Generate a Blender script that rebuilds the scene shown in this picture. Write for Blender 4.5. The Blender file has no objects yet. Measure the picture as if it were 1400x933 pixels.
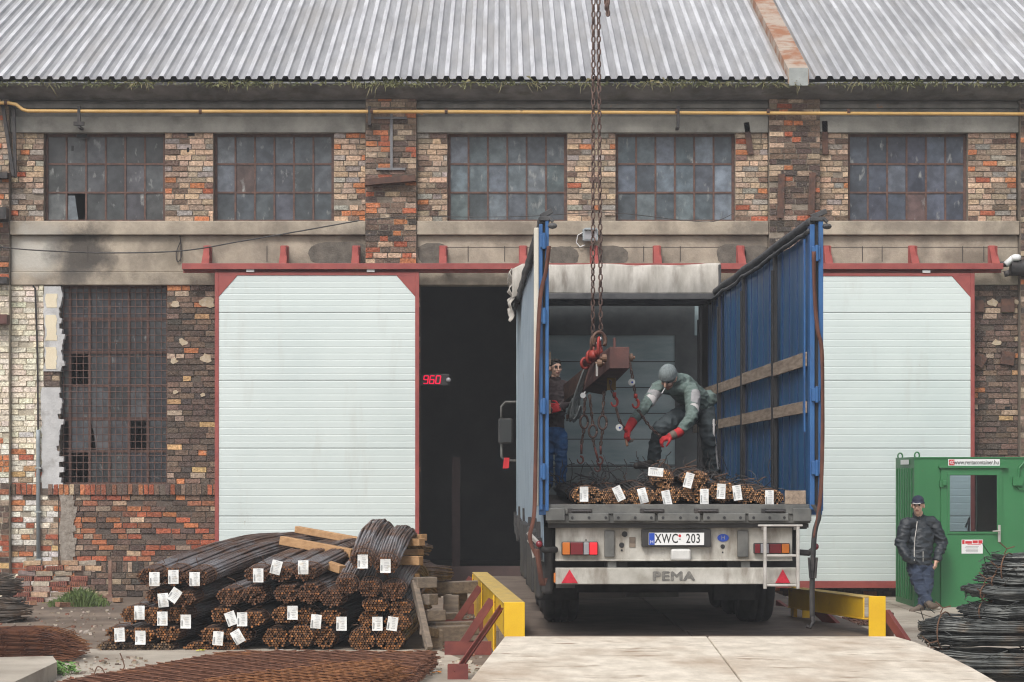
import bpy, bmesh, math, random
import numpy as np
from mathutils import Vector, Matrix, noise
random.seed(7)
S = bpy.context.scene
COL = S.collection
R = math.radians

# ---------------------------------------------------------------- camera, light, exposure
F, CX, CY, H = 3150.0, 685.0, 650.0, 1.9     # focal length / vanishing point of the photograph in its own pixels, eye height
cam = bpy.data.objects.new('camera', bpy.data.cameras.new('camera'))
COL.objects.link(cam)
cam.location = (0, 0, H); cam.rotation_euler = (R(90), 0, 0)
cam.data.sensor_width = 36; cam.data.lens = 36*F/1400
cam.data.shift_x = (700-CX)/1400; cam.data.shift_y = (CY-466.5)/1400
cam.data.clip_start = .1; cam.data.clip_end = 2000
S.camera = cam

SUN_EL, SUN_AZ = 50, 205          # behind the camera, a little to the left
w = bpy.data.worlds.new('World'); S.world = w; w.use_nodes = True
nt = w.node_tree; nt.nodes.clear()
sky = nt.nodes.new('ShaderNodeTexSky'); sky.sky_type = 'NISHITA'; sky.sun_disc = False
sky.sun_elevation = R(SUN_EL); sky.sun_rotation = R(SUN_AZ)
sky.dust_density = 4; sky.air_density = 1; sky.ozone_density = 1
hs = nt.nodes.new('ShaderNodeHueSaturation'); hs.inputs['Saturation'].default_value = .36
bg = nt.nodes.new('ShaderNodeBackground'); bg.inputs[1].default_value = .135
wo = nt.nodes.new('ShaderNodeOutputWorld')
nt.links.new(sky.outputs[0], hs.inputs['Color']); nt.links.new(hs.outputs[0], bg.inputs[0]); nt.links.new(bg.outputs[0], wo.inputs[0])
sl = bpy.data.lights.new('sun', 'SUN'); sl.energy = 1.5; sl.angle = R(16); sl.color = (1, .96, .9)
sun = bpy.data.objects.new('sun', sl); COL.objects.link(sun)
sd = Vector((math.sin(R(SUN_AZ))*math.cos(R(SUN_EL)), math.cos(R(SUN_AZ))*math.cos(R(SUN_EL)), math.sin(R(SUN_EL))))
sun.rotation_euler = sd.to_track_quat('Z', 'Y').to_euler(); sun.location = (-8, -10, 30)
S.view_settings.view_transform = 'Standard'; S.view_settings.look = 'None'
S.view_settings.gamma = 1; S.view_settings.use_curve_mapping = False
S.view_settings.exposure = 0.36
S.render.engine = 'CYCLES'
try:
    S.cycles.use_denoising = True; S.cycles.filter_width = 1.15; S.cycles.max_bounces = 6; S.cycles.volume_bounces = 0
except Exception: pass

def P(x, y, Y):
    """photo pixel + distance -> point of the place"""
    return Vector(((x-CX)/F*Y, Y, H-(y-CY)/F*Y))
def sc(Y): return F/Y

# ---------------------------------------------------------------- materials
MATS = {}
def mat(name, c1, c2=None, scale=6, rough=.85, metal=0, bump=.0, bscale=40, attr=False, stretch=(1,1,1), lo=.35, hi=.65,
        c3=None, s3=1.2, lo3=.55, hi3=.7, rough2=None, spec=.5, detail=6, emit=None, trans=0, coat=0, st3=(1,1,1), c4=None, s4=8, lo4=.6, hi4=.68, st4=(1,1,1), bdist=.02):
    if name in MATS: return MATS[name]
    m = bpy.data.materials.new(name); m.use_nodes = True; MATS[name] = m
    n, l = m.node_tree.nodes, m.node_tree.links
    b = n['Principled BSDF']
    b.inputs['Roughness'].default_value = rough; b.inputs['Metallic'].default_value = metal
    b.inputs['Specular IOR Level'].default_value = spec
    if trans: b.inputs['Transmission Weight'].default_value = trans
    if coat: b.inputs['Coat Weight'].default_value = coat
    tc = n.new('ShaderNodeTexCoord')
    def nz(scale, stretch, det=detail):
        mp = n.new('ShaderNodeMapping'); mp.inputs['Scale'].default_value = stretch
        l.new(tc.outputs['Object'], mp.inputs[0])
        t = n.new('ShaderNodeTexNoise'); t.inputs['Scale'].default_value = scale; t.inputs['Detail'].default_value = det
        t.inputs['Roughness'].default_value = .6
        l.new(mp.outputs[0], t.inputs[0]); return t
    def ramp(src, lo, hi):
        r = n.new('ShaderNodeMapRange'); r.inputs['From Min'].default_value = lo; r.inputs['From Max'].default_value = hi
        r.clamp = True; l.new(src, r.inputs[0]); return r.outputs[0]
    def mix(f, a, bb):
        x = n.new('ShaderNodeMix'); x.data_type = 'RGBA'
        if f is None: x.inputs[0].default_value = 1
        else: l.new(f, x.inputs[0])
        for v, i in ((a, 6), (bb, 7)):
            if isinstance(v, tuple): x.inputs[i].default_value = (*v, 1)
            else: l.new(v, x.inputs[i])
        return x.outputs[2]
    col = None
    if attr:
        a = n.new('ShaderNodeAttribute'); a.attribute_name = 'Col'; col = a.outputs['Color']
        t = nz(scale, stretch)
        k = ramp(t.outputs[0], lo, hi)
        x = n.new('ShaderNodeMix'); x.data_type = 'RGBA'; x.blend_type = 'MULTIPLY'; x.inputs[0].default_value = 1
        l.new(col, x.inputs[6]); l.new(mix(k, c1, c2 or (1,1,1)), x.inputs[7]); col = x.outputs[2]
    elif c2:
        t = nz(scale, stretch); k = ramp(t.outputs[0], lo, hi); col = mix(k, c1, c2)
        if rough2 is not None:
            mr = n.new('ShaderNodeMapRange'); l.new(k, mr.inputs[0]); mr.inputs['To Min'].default_value = rough; mr.inputs['To Max'].default_value = rough2
            l.new(mr.outputs[0], b.inputs['Roughness'])
    if c3:
        t3 = nz(s3, st3); k3 = ramp(t3.outputs[0], lo3, hi3); col = mix(k3, col if col is not None else c1, c3)
    if c4:
        t4 = nz(s4, st4); k4 = ramp(t4.outputs[0], lo4, hi4); col = mix(k4, col if col is not None else c1, c4)
    if col is None: b.inputs['Base Color'].default_value = (*c1, 1)
    else: l.new(col, b.inputs['Base Color'])
    if bump:
        t = nz(bscale, stretch); bp = n.new('ShaderNodeBump'); bp.inputs['Strength'].default_value = bump; bp.inputs['Distance'].default_value = bdist
        l.new(t.outputs[0], bp.inputs['Height']); l.new(bp.outputs[0], b.inputs['Normal'])
    if emit:
        b.inputs['Emission Color'].default_value = (*emit[0], 1); b.inputs['Emission Strength'].default_value = emit[1]
    return m

M = dict(
 brick=lambda: mat('brick', (.60,.56,.53), (1.3,1.25,1.2), 24, .92, bump=.9, bscale=55, attr=True, lo=.32, hi=.62, c3=(.05,.043,.04), s3=.9, lo3=.53, hi3=.92, c4=(.33,.275,.215), s4=17, lo4=.62, hi4=.74, detail=9),
 mortar=lambda: mat('mortar', (.75,.73,.7), (1.1,1.1,1.1), 9, .95, bump=.5, bscale=50, attr=True, c3=(.04,.036,.033), s3=.6, lo3=.55, hi3=.9),
 concrete=lambda: mat('old_concrete', (.26,.222,.175), (.45,.385,.305), 2.6, .92, bump=.4, bscale=22, c3=(.12,.10,.082), s3=1.0, lo3=.52, hi3=.78, st3=(1,1,.55), detail=10),
 lintel=lambda: mat('grey_concrete', (.22,.215,.195), (.37,.36,.325), 2.4, .92, bump=.35, bscale=22, detail=10, c3=(.08,.075,.07), s3=1.3, lo3=.55, hi3=.8),
 patch=lambda: mat('dark_plaster', (.10,.088,.075), (.17,.15,.125), 8, .95, bump=.4, bscale=50),
 gutter=lambda: mat('mossy_cornice', (.10,.102,.108), (.21,.212,.22), 2.2, .9, bump=.4, bscale=18, c3=(.06,.062,.045), s3=2.4, lo3=.52, hi3=.75, st3=(1,1,2), detail=9),
 roof=lambda: mat('roof_sheet', (.82,.82,.84), (1.28,1.28,1.29), 3.0, .42, metal=.25, attr=True, stretch=(3,.35,.35), lo=.3, hi=.62, bump=.05, bscale=30, c3=(.40,.385,.37), s3=1.1, lo3=.5, hi3=.76, st3=(1.4,.35,.35), detail=9),
 rustsheet=lambda: mat('rusty_sheet', (.46,.38,.31), (.34,.15,.075), 3.2, .6, metal=.2, lo=.42, hi=.6, bump=.1),
 zinc=lambda: mat('zinc', (.27,.29,.28), (.4,.42,.41), 4, .5, metal=.3),
 yellowpipe=lambda: mat('pipe_yellow', (.58,.35,.11), (.68,.44,.17), 3, .45, c3=(.2,.1,.04), s3=5, lo3=.66, hi3=.75),
 blacksteel=lambda: mat('black_steel', (.022,.022,.024), (.06,.052,.05), 12, .6, metal=.2, bump=.1),
 rustdark=lambda: mat('dark_rust_steel', (.06,.035,.028), (.13,.062,.04), 10, .75, bump=.15),
 muntin=lambda: mat('rusty_window_bar', (.075,.045,.04), (.15,.08,.06), 14, .8),
 pane=lambda: mat('dusty_pane', (.62,.62,.62), (1.22,1.22,1.2), 6, .3, attr=True, lo=.4, hi=.66, spec=.5, c4=(.30,.31,.30), s4=5.5, lo4=.60, hi4=.74, st4=(1.6,1,.7), detail=9),
 redpaint=lambda: mat('red_paint', (.25,.05,.045), (.34,.078,.066), 4, .5, c3=(.2,.06,.03), s3=2, lo3=.58, hi3=.72),
 door=lambda: mat('door_white', (.57,.645,.635), (.63,.70,.685), .8, .42, c3=(.50,.53,.50), s3=1.6, lo3=.58, hi3=.85, st3=(1.6,1,.35), c4=(.42,.42,.37), s4=14, lo4=.70, hi4=.75, detail=9),
 seam=lambda: mat('door_seam', (.3,.33,.33)),
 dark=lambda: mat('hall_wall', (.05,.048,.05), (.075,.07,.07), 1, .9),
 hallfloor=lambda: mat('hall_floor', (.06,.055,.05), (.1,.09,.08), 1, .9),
 dirt=lambda: mat('dirt', (.13,.095,.07), (.22,.17,.13), 1.2, .97, bump=.7, bscale=9, c3=(.085,.063,.048), s3=.5, lo3=.45, hi3=.65),
 yard=lambda: mat('yard_concrete', (.3,.26,.21), (.46,.41,.34), .9, .95, bump=.4, bscale=14, c3=(.19,.145,.11), s3=.8, lo3=.5, hi3=.7),
 ramp=lambda: mat('ramp_concrete', (.54,.475,.385), (.75,.675,.565), 6, .9, bump=.3, bscale=40, stretch=(1,.35,1), c3=(.34,.235,.15), s3=1.3, lo3=.48, hi3=.76, st3=(.8,.30,1), detail=10, c4=(.30,.22,.15), s4=4.5, lo4=.57, hi4=.70, st4=(.5,.7,1)),
 deck=lambda: mat('deck_plate', (.10,.074,.06), (.18,.14,.11), 1.6, .8, bump=.25, bscale=20, c3=(.2,.16,.13), s3=.7, lo3=.55, hi3=.75),
 rebar=lambda: mat('rebar_steel', (.10,.06,.045), (.20,.11,.072), 5, .45, metal=.3, c3=(.30,.295,.31), s3=2.2, lo3=.46, hi3=.7, bump=.3, bscale=140, spec=.6),  # light grey c3 patches paint highlights into the bar colour
 rebarend=lambda: mat('rebar_end', (.55,.55,.55), (1.25,1.2,1.1), 20, .85, attr=True),
 truckbar=lambda: mat('truck_rebar', (.03,.028,.027), (.075,.062,.055), 5, .5, metal=.35, c3=(.1,.1,.105), s3=2.0, lo3=.5, hi3=.75),
 wire=lambda: mat('black_wire', (.04,.045,.045), (.16,.165,.155), 7, .42, metal=.35, c3=(.19,.125,.075), s3=2.2, lo3=.56, hi3=.7),
 tie=lambda: mat('tie_wire', (.10,.05,.03), (.16,.085,.05), 9, .8),
 tag=lambda: mat('tag_paper', (.72,.73,.72), (.8,.81,.8), 7, .7, c3=(.55,.46,.34), s3=11, lo3=.58, hi3=.74, detail=8),
 tagink=lambda: mat('tag_print', (.13,.14,.15)),
 wood=lambda: mat('raw_wood', (.36,.2,.09), (.5,.30,.15), 5, .8, stretch=(.5,5,5), bump=.2),
 oldwood=lambda: mat('old_wood', (.13,.105,.085), (.25,.20,.155), 5, .9, stretch=(.6,5,5), bump=.3),
 yellow=lambda: mat('barrier_yellow', (.72,.42,.01), (.82,.52,.015), 2.5, .45, c3=(.2,.13,.04), s3=4, lo3=.66, hi3=.74),
 yellowtop=lambda: mat('barrier_top', (.42,.30,.12), (.6,.42,.1), 9, .8, bump=.2),
 brace=lambda: mat('brace_red_oxide', (.13,.028,.024), (.2,.048,.036), 6, .65),
 meshrust=lambda: mat('mesh_rust', (.105,.042,.024), (.2,.088,.05), 8, .85, c3=(.28,.11,.035), s3=1.6, lo3=.58, hi3=.72),
 green=lambda: mat('container_green', (.028,.16,.055), (.036,.19,.068), 1.6, .5, c3=(.06,.10,.055), s3=2.4, lo3=.55, hi3=.85, st3=(1.3,1,.4), c4=(.10,.075,.04), s4=9, lo4=.70, hi4=.74, detail=9),
 rubber=lambda: mat('rubber', (.016,.016,.017), (.035,.033,.032), 8, .85, bump=.1),
 chassis=lambda: mat('chassis_black', (.02,.02,.021), (.045,.042,.04), 5, .7),
 tailgrey=lambda: mat('rear_sill_grey', (.085,.088,.085), (.17,.17,.16), 4, .6, metal=.2, c3=(.05,.045,.04), s3=3, bump=.1),
 dirtywhite=lambda: mat('dirty_white', (.31,.295,.255), (.56,.545,.50), 3, .6, c3=(.16,.13,.10), s3=4.5, lo3=.48, hi3=.75, st3=(1.6,1.2,.45), detail=9),
 bluetarp=lambda: mat('blue_tarp', (.012,.062,.15), (.024,.115,.255), 2.2, .45, stretch=(1,.8,.25), lo=.3, hi=.7, c3=(.085,.115,.14), s3=2.2, lo3=.47, hi3=.78, st3=(1,1.5,.35), spec=.4),
 bluesteel=lambda: mat('blue_steel', (.02,.085,.24), (.035,.13,.32), 3, .4, c3=(.04,.05,.08), s3=4, lo3=.58, hi3=.75, st3=(1,1,.3)),
 cream=lambda: mat('cream_strip', (.55,.52,.44), (.66,.63,.55), 3, .6),
 tarpout=lambda: mat('tarp_outside', (.20,.27,.335), (.27,.345,.41), 1.4, .5, c3=(.05,.055,.06), s3=2.2, lo3=.62, hi3=.8),  # pale grey-blue puts reflected light into the curtain's outer colour
 roofcloth=lambda: mat('roof_tarp_white', (.36,.335,.295), (.56,.53,.48), 3.5, .75, stretch=(2.2,1,.6), c3=(.22,.19,.16), s3=3, lo3=.55, hi3=.75, st3=(2,1,.5)),
 blackcloth=lambda: mat('black_hem', (.03,.031,.034), (.08,.08,.083), 5, .7),
 slat=lambda: mat('grey_board', (.17,.125,.092), (.36,.28,.21), 6, .8, stretch=(4,.5,5), bump=.15),
 frontwall=lambda: mat('trailer_front_wall', (.24,.325,.35), (.38,.46,.475), 2.2, .65, stretch=(.5,1,2.2), c3=(.48,.52,.51), s3=7, lo3=.66, hi3=.8, st3=(.8,1,1.6), detail=9),
 floorply=lambda: mat('trailer_floor', (.05,.042,.036), (.1,.08,.065), 3, .8),
 strap=lambda: mat('rust_strap', (.085,.032,.022), (.13,.05,.032), 9, .85),
 amber=lambda: mat('amber_lens', (.55,.16,.02), rough=.2, coat=.5),
 redlens=lambda: mat('red_lens', (.17,.012,.02), rough=.2, coat=.5),
 redlit=lambda: mat('red_lens_bright', (.6,.02,.03), rough=.2, emit=((1,.03,.05), .25)),
 clearlens=lambda: mat('clear_lens', (.3,.3,.32), rough=.2, coat=.5),
 reflector=lambda: mat('red_reflector', (.42,.01,.025), (.6,.02,.05), 30, .35),
 white=lambda: mat('white_sign', (.75,.76,.76), rough=.5),
 black=lambda: mat('black_print', (.015,.015,.017), rough=.6),
 greyprint=lambda: mat('grey_print', (.1,.1,.095), (.2,.19,.17), 20, .7),
 euroblue=lambda: mat('euro_blue', (.01,.06,.4), rough=.45),
 redprint=lambda: mat('red_print', (.55,.02,.03), rough=.5),
 alu=lambda: mat('aluminium', (.4,.38,.35), (.55,.53,.5), 8, .5, metal=.35),
 rustbeam=lambda: mat('red_oxide_beam', (.085,.04,.036), (.145,.062,.052), 5, .75, bump=.15),
 chain=lambda: mat('chain_steel', (.075,.045,.038), (.2,.13,.105), 14, .55, metal=.35),
 chainred=lambda: mat('hook_red', (.42,.04,.03), (.28,.05,.035), 9, .55),
 rope=lambda: mat('wire_rope', (.16,.18,.18), (.26,.28,.28), 18, .6, metal=.3),
 led=lambda: mat('led_red', (.6,.0,.03), emit=((1,.005,.07), .6)),
 glass=lambda: glassmat(),
 grass=lambda: mat('grass', (.06,.1,.025), (.13,.18,.05), 6, .8),
 drygrass=lambda: mat('dry_grass', (.28,.24,.13), (.16,.16,.06), 6, .85),
 plaster=lambda: mat('grey_plaster', (.42,.42,.42), (.56,.56,.56), 4, .92, bump=.4, bscale=30, c3=(.3,.29,.28), s3=3),
 creampl=lambda: mat('cream_plaster', (.68,.59,.43), (.74,.66,.5), 4, .9, bump=.2),
 conduit=lambda: mat('grey_conduit', (.25,.29,.31), (.34,.38,.4), 6, .5),
)
def stained(base, spots):
    """adds soft-edged stains at fixed spots of the wall (its own coordinates) to a material"""
    m=m0(base); n,l=m.node_tree.nodes,m.node_tree.links; b=n['Principled BSDF']
    if m.get('stained'): return m
    m['stained']=1
    src=b.inputs['Base Color'].links[0].from_socket; tc=n.new('ShaderNodeTexCoord')
    nz=n.new('ShaderNodeTexNoise'); nz.inputs['Scale'].default_value=2.6; nz.inputs['Detail'].default_value=9; nz.inputs['Roughness'].default_value=.65; l.new(tc.outputs['Object'],nz.inputs[0])
    for (x,z,rx,rz,col,amt) in spots:
        mp=n.new('ShaderNodeMapping'); mp.vector_type='POINT'; mp.inputs['Location'].default_value=(-x/rx,0,-z/rz); mp.inputs['Scale'].default_value=(1/rx,0,1/rz); l.new(tc.outputs['Object'],mp.inputs[0])
        ln=n.new('ShaderNodeVectorMath'); ln.operation='LENGTH'; l.new(mp.outputs[0],ln.inputs[0])
        ad=n.new('ShaderNodeMath'); ad.operation='MULTIPLY_ADD'; l.new(nz.outputs[0],ad.inputs[0]); ad.inputs[1].default_value=1.5; l.new(ln.outputs['Value'],ad.inputs[2])
        mr=n.new('ShaderNodeMapRange'); mr.inputs['From Min'].default_value=1.75; mr.inputs['From Max'].default_value=1.15; mr.inputs['To Min'].default_value=0; mr.inputs['To Max'].default_value=amt; l.new(ad.outputs[0],mr.inputs[0])
        x_=n.new('ShaderNodeMix'); x_.data_type='RGBA'; l.new(mr.outputs[0],x_.inputs[0]); l.new(src,x_.inputs[6]); x_.inputs[7].default_value=(*col,1); src=x_.outputs[2]
    l.new(src,b.inputs['Base Color']); return m
def m0(k): return M0[k]()
def glassmat():
    if 'booth_glass' in MATS: return MATS['booth_glass']
    m=bpy.data.materials.new('booth_glass'); m.use_nodes=True; MATS['booth_glass']=m; n,l=m.node_tree.nodes,m.node_tree.links
    n.remove(n['Principled BSDF']); t=n.new('ShaderNodeBsdfTransparent'); t.inputs[0].default_value=(.62,.68,.72,1)
    g=n.new('ShaderNodeBsdfGlossy'); g.inputs['Roughness'].default_value=.03; x=n.new('ShaderNodeMixShader'); fr=n.new('ShaderNodeFresnel'); fr.inputs[0].default_value=1.5
    l.new(fr.outputs[0],x.inputs[0]); l.new(t.outputs[0],x.inputs[1]); l.new(g.outputs[0],x.inputs[2]); l.new(x.outputs[0],n['Material Output'].inputs[0]); return m
M0=dict(M)
def m_(k): return M[k]()

# ---------------------------------------------------------------- mesh builder and scene tags
class MB:
    def __init__(s): s.v=[]; s.f=[]; s.m=[]; s.c=[]
    def add(s, vs, fs, mat=0, col=None):
        o=len(s.v); s.v.extend([tuple(q) for q in vs])
        for f in fs: s.f.append(tuple(i+o for i in f)); s.m.append(mat); s.c.append(col)
        return o
    def box(s, x0,x1,y0,y1,z0,z1, mat=0, col=None, j=0):
        if x0>x1: x0,x1=x1,x0
        if y0>y1: y0,y1=y1,y0
        if z0>z1: z0,z1=z1,z0
        vs=[(x,y,z) for z in (z0,z1) for x,y in ((x0,y0),(x1,y0),(x1,y1),(x0,y1))]
        if j: vs=[(a+random.uniform(-j,j), b+random.uniform(-j,j), c+random.uniform(-j,j)) for a,b,c in vs]
        s.add(vs, BOXF, mat, col)
    def obox(s, c, ax, ay, az, mat=0, col=None):
        c=Vector(c); ax,ay,az=Vector(ax),Vector(ay),Vector(az)
        vs=[c+sx*ax+sy*ay+sz*az for sz in (-1,1) for sx,sy in ((-1,-1),(1,-1),(1,1),(-1,1))]
        s.add(vs, BOXF, mat, col)
    def bar(s, a, b, wx, wz, mat=0, up=(0,0,1), col=None):
        a,b=Vector(a),Vector(b); d=(b-a); L=d.length; d.normalize()
        u=Vector(up); x=d.cross(u)
        if x.length<1e-4: x=d.cross(Vector((1,0,0)))
        x.normalize(); u=x.cross(d).normalized()
        s.obox((a+b)/2, d*L/2, x*wx/2, u*wz/2, mat, col)
    def tube(s, pts, r, n=8, mat=0, capmat=None, col=None, capcol=None, closed=False, cap=True, r1=None):
        pts=[Vector(p) for p in pts]; k=len(pts); vs=[]; fs=[]
        t0=(pts[1]-pts[0]).normalized()
        u=t0.cross(Vector((0,0,1)))
        if u.length<.05: u=t0.cross(Vector((1,0,0)))
        u.normalize()
        for i in range(k):
            a=pts[i-1] if (i or closed) else pts[0]
            b=pts[(i+1)%k] if (i<k-1 or closed) else pts[-1]
            t=(b-a)
            if t.length<1e-9: t=t0.copy()
            t.normalize(); u=(u-t*u.dot(t))
            if u.length<1e-6: u=t.orthogonal()
            u.normalize(); w_=t.cross(u)
            rr=r if r1 is None else r+(r1-r)*i/(k-1)
            for q in range(n):
                an=2*math.pi*q/n
                vs.append(pts[i]+u*(rr*math.cos(an))+w_*(rr*math.sin(an)))
        for i in range(k if closed else k-1):
            j=(i+1)%k
            for q in range(n):
                q2=(q+1)%n
                fs.append((i*n+q, i*n+q2, j*n+q2, j*n+q))
        o=s.add(vs,fs,mat,col)
        if cap and not closed:
            cm=mat if capmat is None else capmat
            s.f.append(tuple(o+q for q in reversed(range(n)))); s.m.append(cm); s.c.append(capcol or col)
            s.f.append(tuple(o+(k-1)*n+q for q in range(n))); s.m.append(cm); s.c.append(capcol or col)
    def prism(s, poly, a, b, axis='y', mat=0, col=None):
        """closed outline extruded from a to b along an axis; poly holds the other two coordinates"""
        n=len(poly)
        def pt(p,t):
            return {'y':(p[0],t,p[1]), 'x':(t,p[0],p[1]), 'z':(p[0],p[1],t)}[axis]
        vs=[pt(p,a) for p in poly]+[pt(p,b) for p in poly]
        fs=[tuple(range(n)), tuple(range(2*n-1,n-1,-1))]+[(i,i+n,(i+1)%n+n,(i+1)%n) for i in range(n)]
        s.add(vs,fs,mat,col)
    def lathe(s, prof, c, axis=(0,0,1), n=24, mat=0, col=None):
        """prof: (radius, height) pairs along axis from c"""
        ax=Vector(axis).normalized(); u=ax.orthogonal().normalized(); w_=ax.cross(u); c=Vector(c)
        vs=[]; fs=[]
        for r,h in prof:
            for q in range(n):
                an=2*math.pi*q/n
                vs.append(c+ax*h+u*(r*math.cos(an))+w_*(r*math.sin(an)))
        for i in range(len(prof)-1):
            for q in range(n):
                q2=(q+1)%n; fs.append((i*n+q,i*n+q2,(i+1)*n+q2,(i+1)*n+q))
        fs.append(tuple(reversed(range(n)))); fs.append(tuple((len(prof)-1)*n+q for q in range(n)))
        s.add(vs,fs,mat,col)
    def ball(s, c, r, n=10, mat=0):
        if not isinstance(r,(tuple,list)): r=(r,r,r)
        c=Vector(c); vs=[];fs=[]; k=max(4,n//2)
        for i in range(k+1):
            th=math.pi*i/k
            for q in range(n):
                an=2*math.pi*q/n
                vs.append(c+Vector((r[0]*math.sin(th)*math.cos(an), r[1]*math.sin(th)*math.sin(an), r[2]*math.cos(th))))
        for i in range(k):
            for q in range(n):
                fs.append((i*n+q,(i+1)*n+q,(i+1)*n+(q+1)%n,i*n+(q+1)%n))
        s.add(vs,fs,mat)
    def grid(s, nx, ny, fn, mat=0, col=None):
        vs=[fn(i/nx,j/ny) for j in range(ny+1) for i in range(nx+1)]
        fs=[(j*(nx+1)+i, j*(nx+1)+i+1, (j+1)*(nx+1)+i+1, (j+1)*(nx+1)+i) for j in range(ny) for i in range(nx)]
        s.add(vs,fs,mat,col)
    def build(s, name, mats, parent=None, smooth=False, local=False, bevel=0, solid=0):
        if not isinstance(mats,(list,tuple)): mats=[mats]
        vs=np.array(s.v, dtype=np.float64)
        if parent is None and not local:
            lo,hi=vs.min(0),vs.max(0); loc=Vector(((lo[0]+hi[0])/2,(lo[1]+hi[1])/2,lo[2])); vs=vs-np.array(loc)
        elif parent is not None and not local:
            inv=world_mat(parent).inverted(); A=np.array(inv)
            vs=vs@A[:3,:3].T+A[:3,3]; loc=Vector((0,0,0))
        else: loc=Vector((0,0,0))
        me=bpy.data.meshes.new(name); me.from_pydata(vs.tolist(),[],s.f)
        for mm in mats: me.materials.append(mm if not isinstance(mm,str) else m_(mm))
        me.polygons.foreach_set('material_index', s.m)
        if smooth: me.polygons.foreach_set('use_smooth',[True]*len(s.f))
        if any(c is not None for c in s.c):
            at=me.color_attributes.new('Col','FLOAT_COLOR','CORNER'); arr=[]
            for f,c in zip(s.f,s.c):
                c=c or (.5,.5,.5); arr.extend([c[0],c[1],c[2],1.0]*len(f))
            at.data.foreach_set('color',arr)
        me.update()
        o=bpy.data.objects.new(name,me); COL.objects.link(o); o.location=loc
        if parent is not None: o.parent=parent
        if bevel:
            b=o.modifiers.new('Bevel','BEVEL'); b.width=bevel; b.segments=2; b.limit_method='ANGLE'; b.angle_limit=R(40)
        if solid:
            b=o.modifiers.new('Solidify','SOLIDIFY'); b.thickness=solid; b.offset=0
        return o
def build_each(b,name,mats,parent,**k):
    """every separate piece of b becomes an object of its own"""
    par=list(range(len(b.v)))
    def fd(i):
        while par[i]!=i: par[i]=par[par[i]]; i=par[i]
        return i
    for f in b.f:
        for i in f[1:]: par[fd(i)]=fd(f[0])
    groups={}
    for q,f in enumerate(b.f): groups.setdefault(fd(f[0]),[]).append(q)
    out=[]
    for qs in groups.values():
        n=MB(); idx={}
        for q in qs:
            for i in b.f[q]:
                if i not in idx: idx[i]=len(n.v); n.v.append(b.v[i])
            n.f.append(tuple(idx[i] for i in b.f[q])); n.m.append(b.m[q]); n.c.append(b.c[q])
        out.append(n.build(name,mats,parent,**k))
    return out
BOXF=[(0,3,2,1),(4,5,6,7),(0,1,5,4),(1,2,6,5),(2,3,7,6),(3,0,4,7)]
def world_mat(o):
    m=Matrix.LocRotScale(o.location, o.rotation_euler, o.scale)
    return world_mat(o.parent)@m if o.parent else m
def tag(o, label=None, cat=None, group=None, kind=None):
    if label: o['label']=label
    if cat: o['category']=cat
    if group: o['group']=group
    if kind: o['kind']=kind
    return o
def thing(name, label, cat, loc=(0,0,0), rz=0, group=None):
    o=bpy.data.objects.new(name,None); COL.objects.link(o); o.location=loc; o.rotation_euler=(0,0,rz)
    o.empty_display_size=.2
    return tag(o,label,cat,group)
def text(name, s, size, matk, loc, parent=None, ry=0, sx=1, depth=.002, align='CENTER', spacing=1, local=False, bold=0, fat=0):
    """lettering facing the camera (-Y); loc is in the parent's frame when local"""
    cu=bpy.data.curves.new(name,'FONT'); cu.body=s; cu.size=size; cu.extrude=depth; cu.align_x=align; cu.align_y='CENTER'; cu.space_character=spacing
    cu.resolution_u=3; cu.offset=bold
    t=bpy.data.objects.new(name,cu); COL.objects.link(t)
    dg=bpy.context.evaluated_depsgraph_get(); me=bpy.data.meshes.new_from_object(t.evaluated_get(dg))
    bpy.data.objects.remove(t); 
    mx=Matrix.Rotation(ry,4,'Y')@Matrix.Rotation(R(90),4,'X')@Matrix.Diagonal((sx,1,1,1))
    me.transform(mx)
    if fat:
        base=bmesh.new(); base.from_mesh(me); tmp=bpy.data.meshes.new('t')
        for q,(ox,oz) in enumerate(((fat,0),(-fat,0),(0,fat*.7),(0,-fat*.7))):
            me2=me.copy() if q==0 else tmp2.copy()
            if q==0: tmp2=me.copy()
            else: pass
            me2.transform(Matrix.Translation((ox,.0004*(q+1),oz))); base.from_mesh(me2)
        base.to_mesh(me); base.free()
    me.materials.clear(); me.materials.append(m_(matk))
    o=bpy.data.objects.new(name,me); COL.objects.link(o)
    if parent is not None:
        o.parent=parent; o.location=loc if local else world_mat(parent).inverted()@Vector(loc)
    else: o.location=loc
    return o
def rnd(a,b): return random.uniform(a,b)
def lerp(a,b,t): return a+(b-a)*t
def jit(c, k=.15):
    f=1+rnd(-k,k); return tuple(max(0,x*f*(1+rnd(-.05,.05))) for x in c)
# ================================================================ ground, ramp, deck
WY = 36.0
KW = F/WY
def wx(x): return (x-CX)/KW
def wz(y): return H-(y-CY)/KW
def sheet(name, poly, z, matk, n=None, thick=0):
    b=MB(); k=len(poly)
    if thick: b.prism(poly, z-thick, z, 'z')
    else: b.add([(x,y,z) for x,y in poly],[tuple(range(k))])
    o=b.build(name,matk,local=True); tag(o,kind='structure'); return o
sheet('ground',[(-300,-60),(300,-60),(300,400),(-300,400)],0,'dirt')
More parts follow.
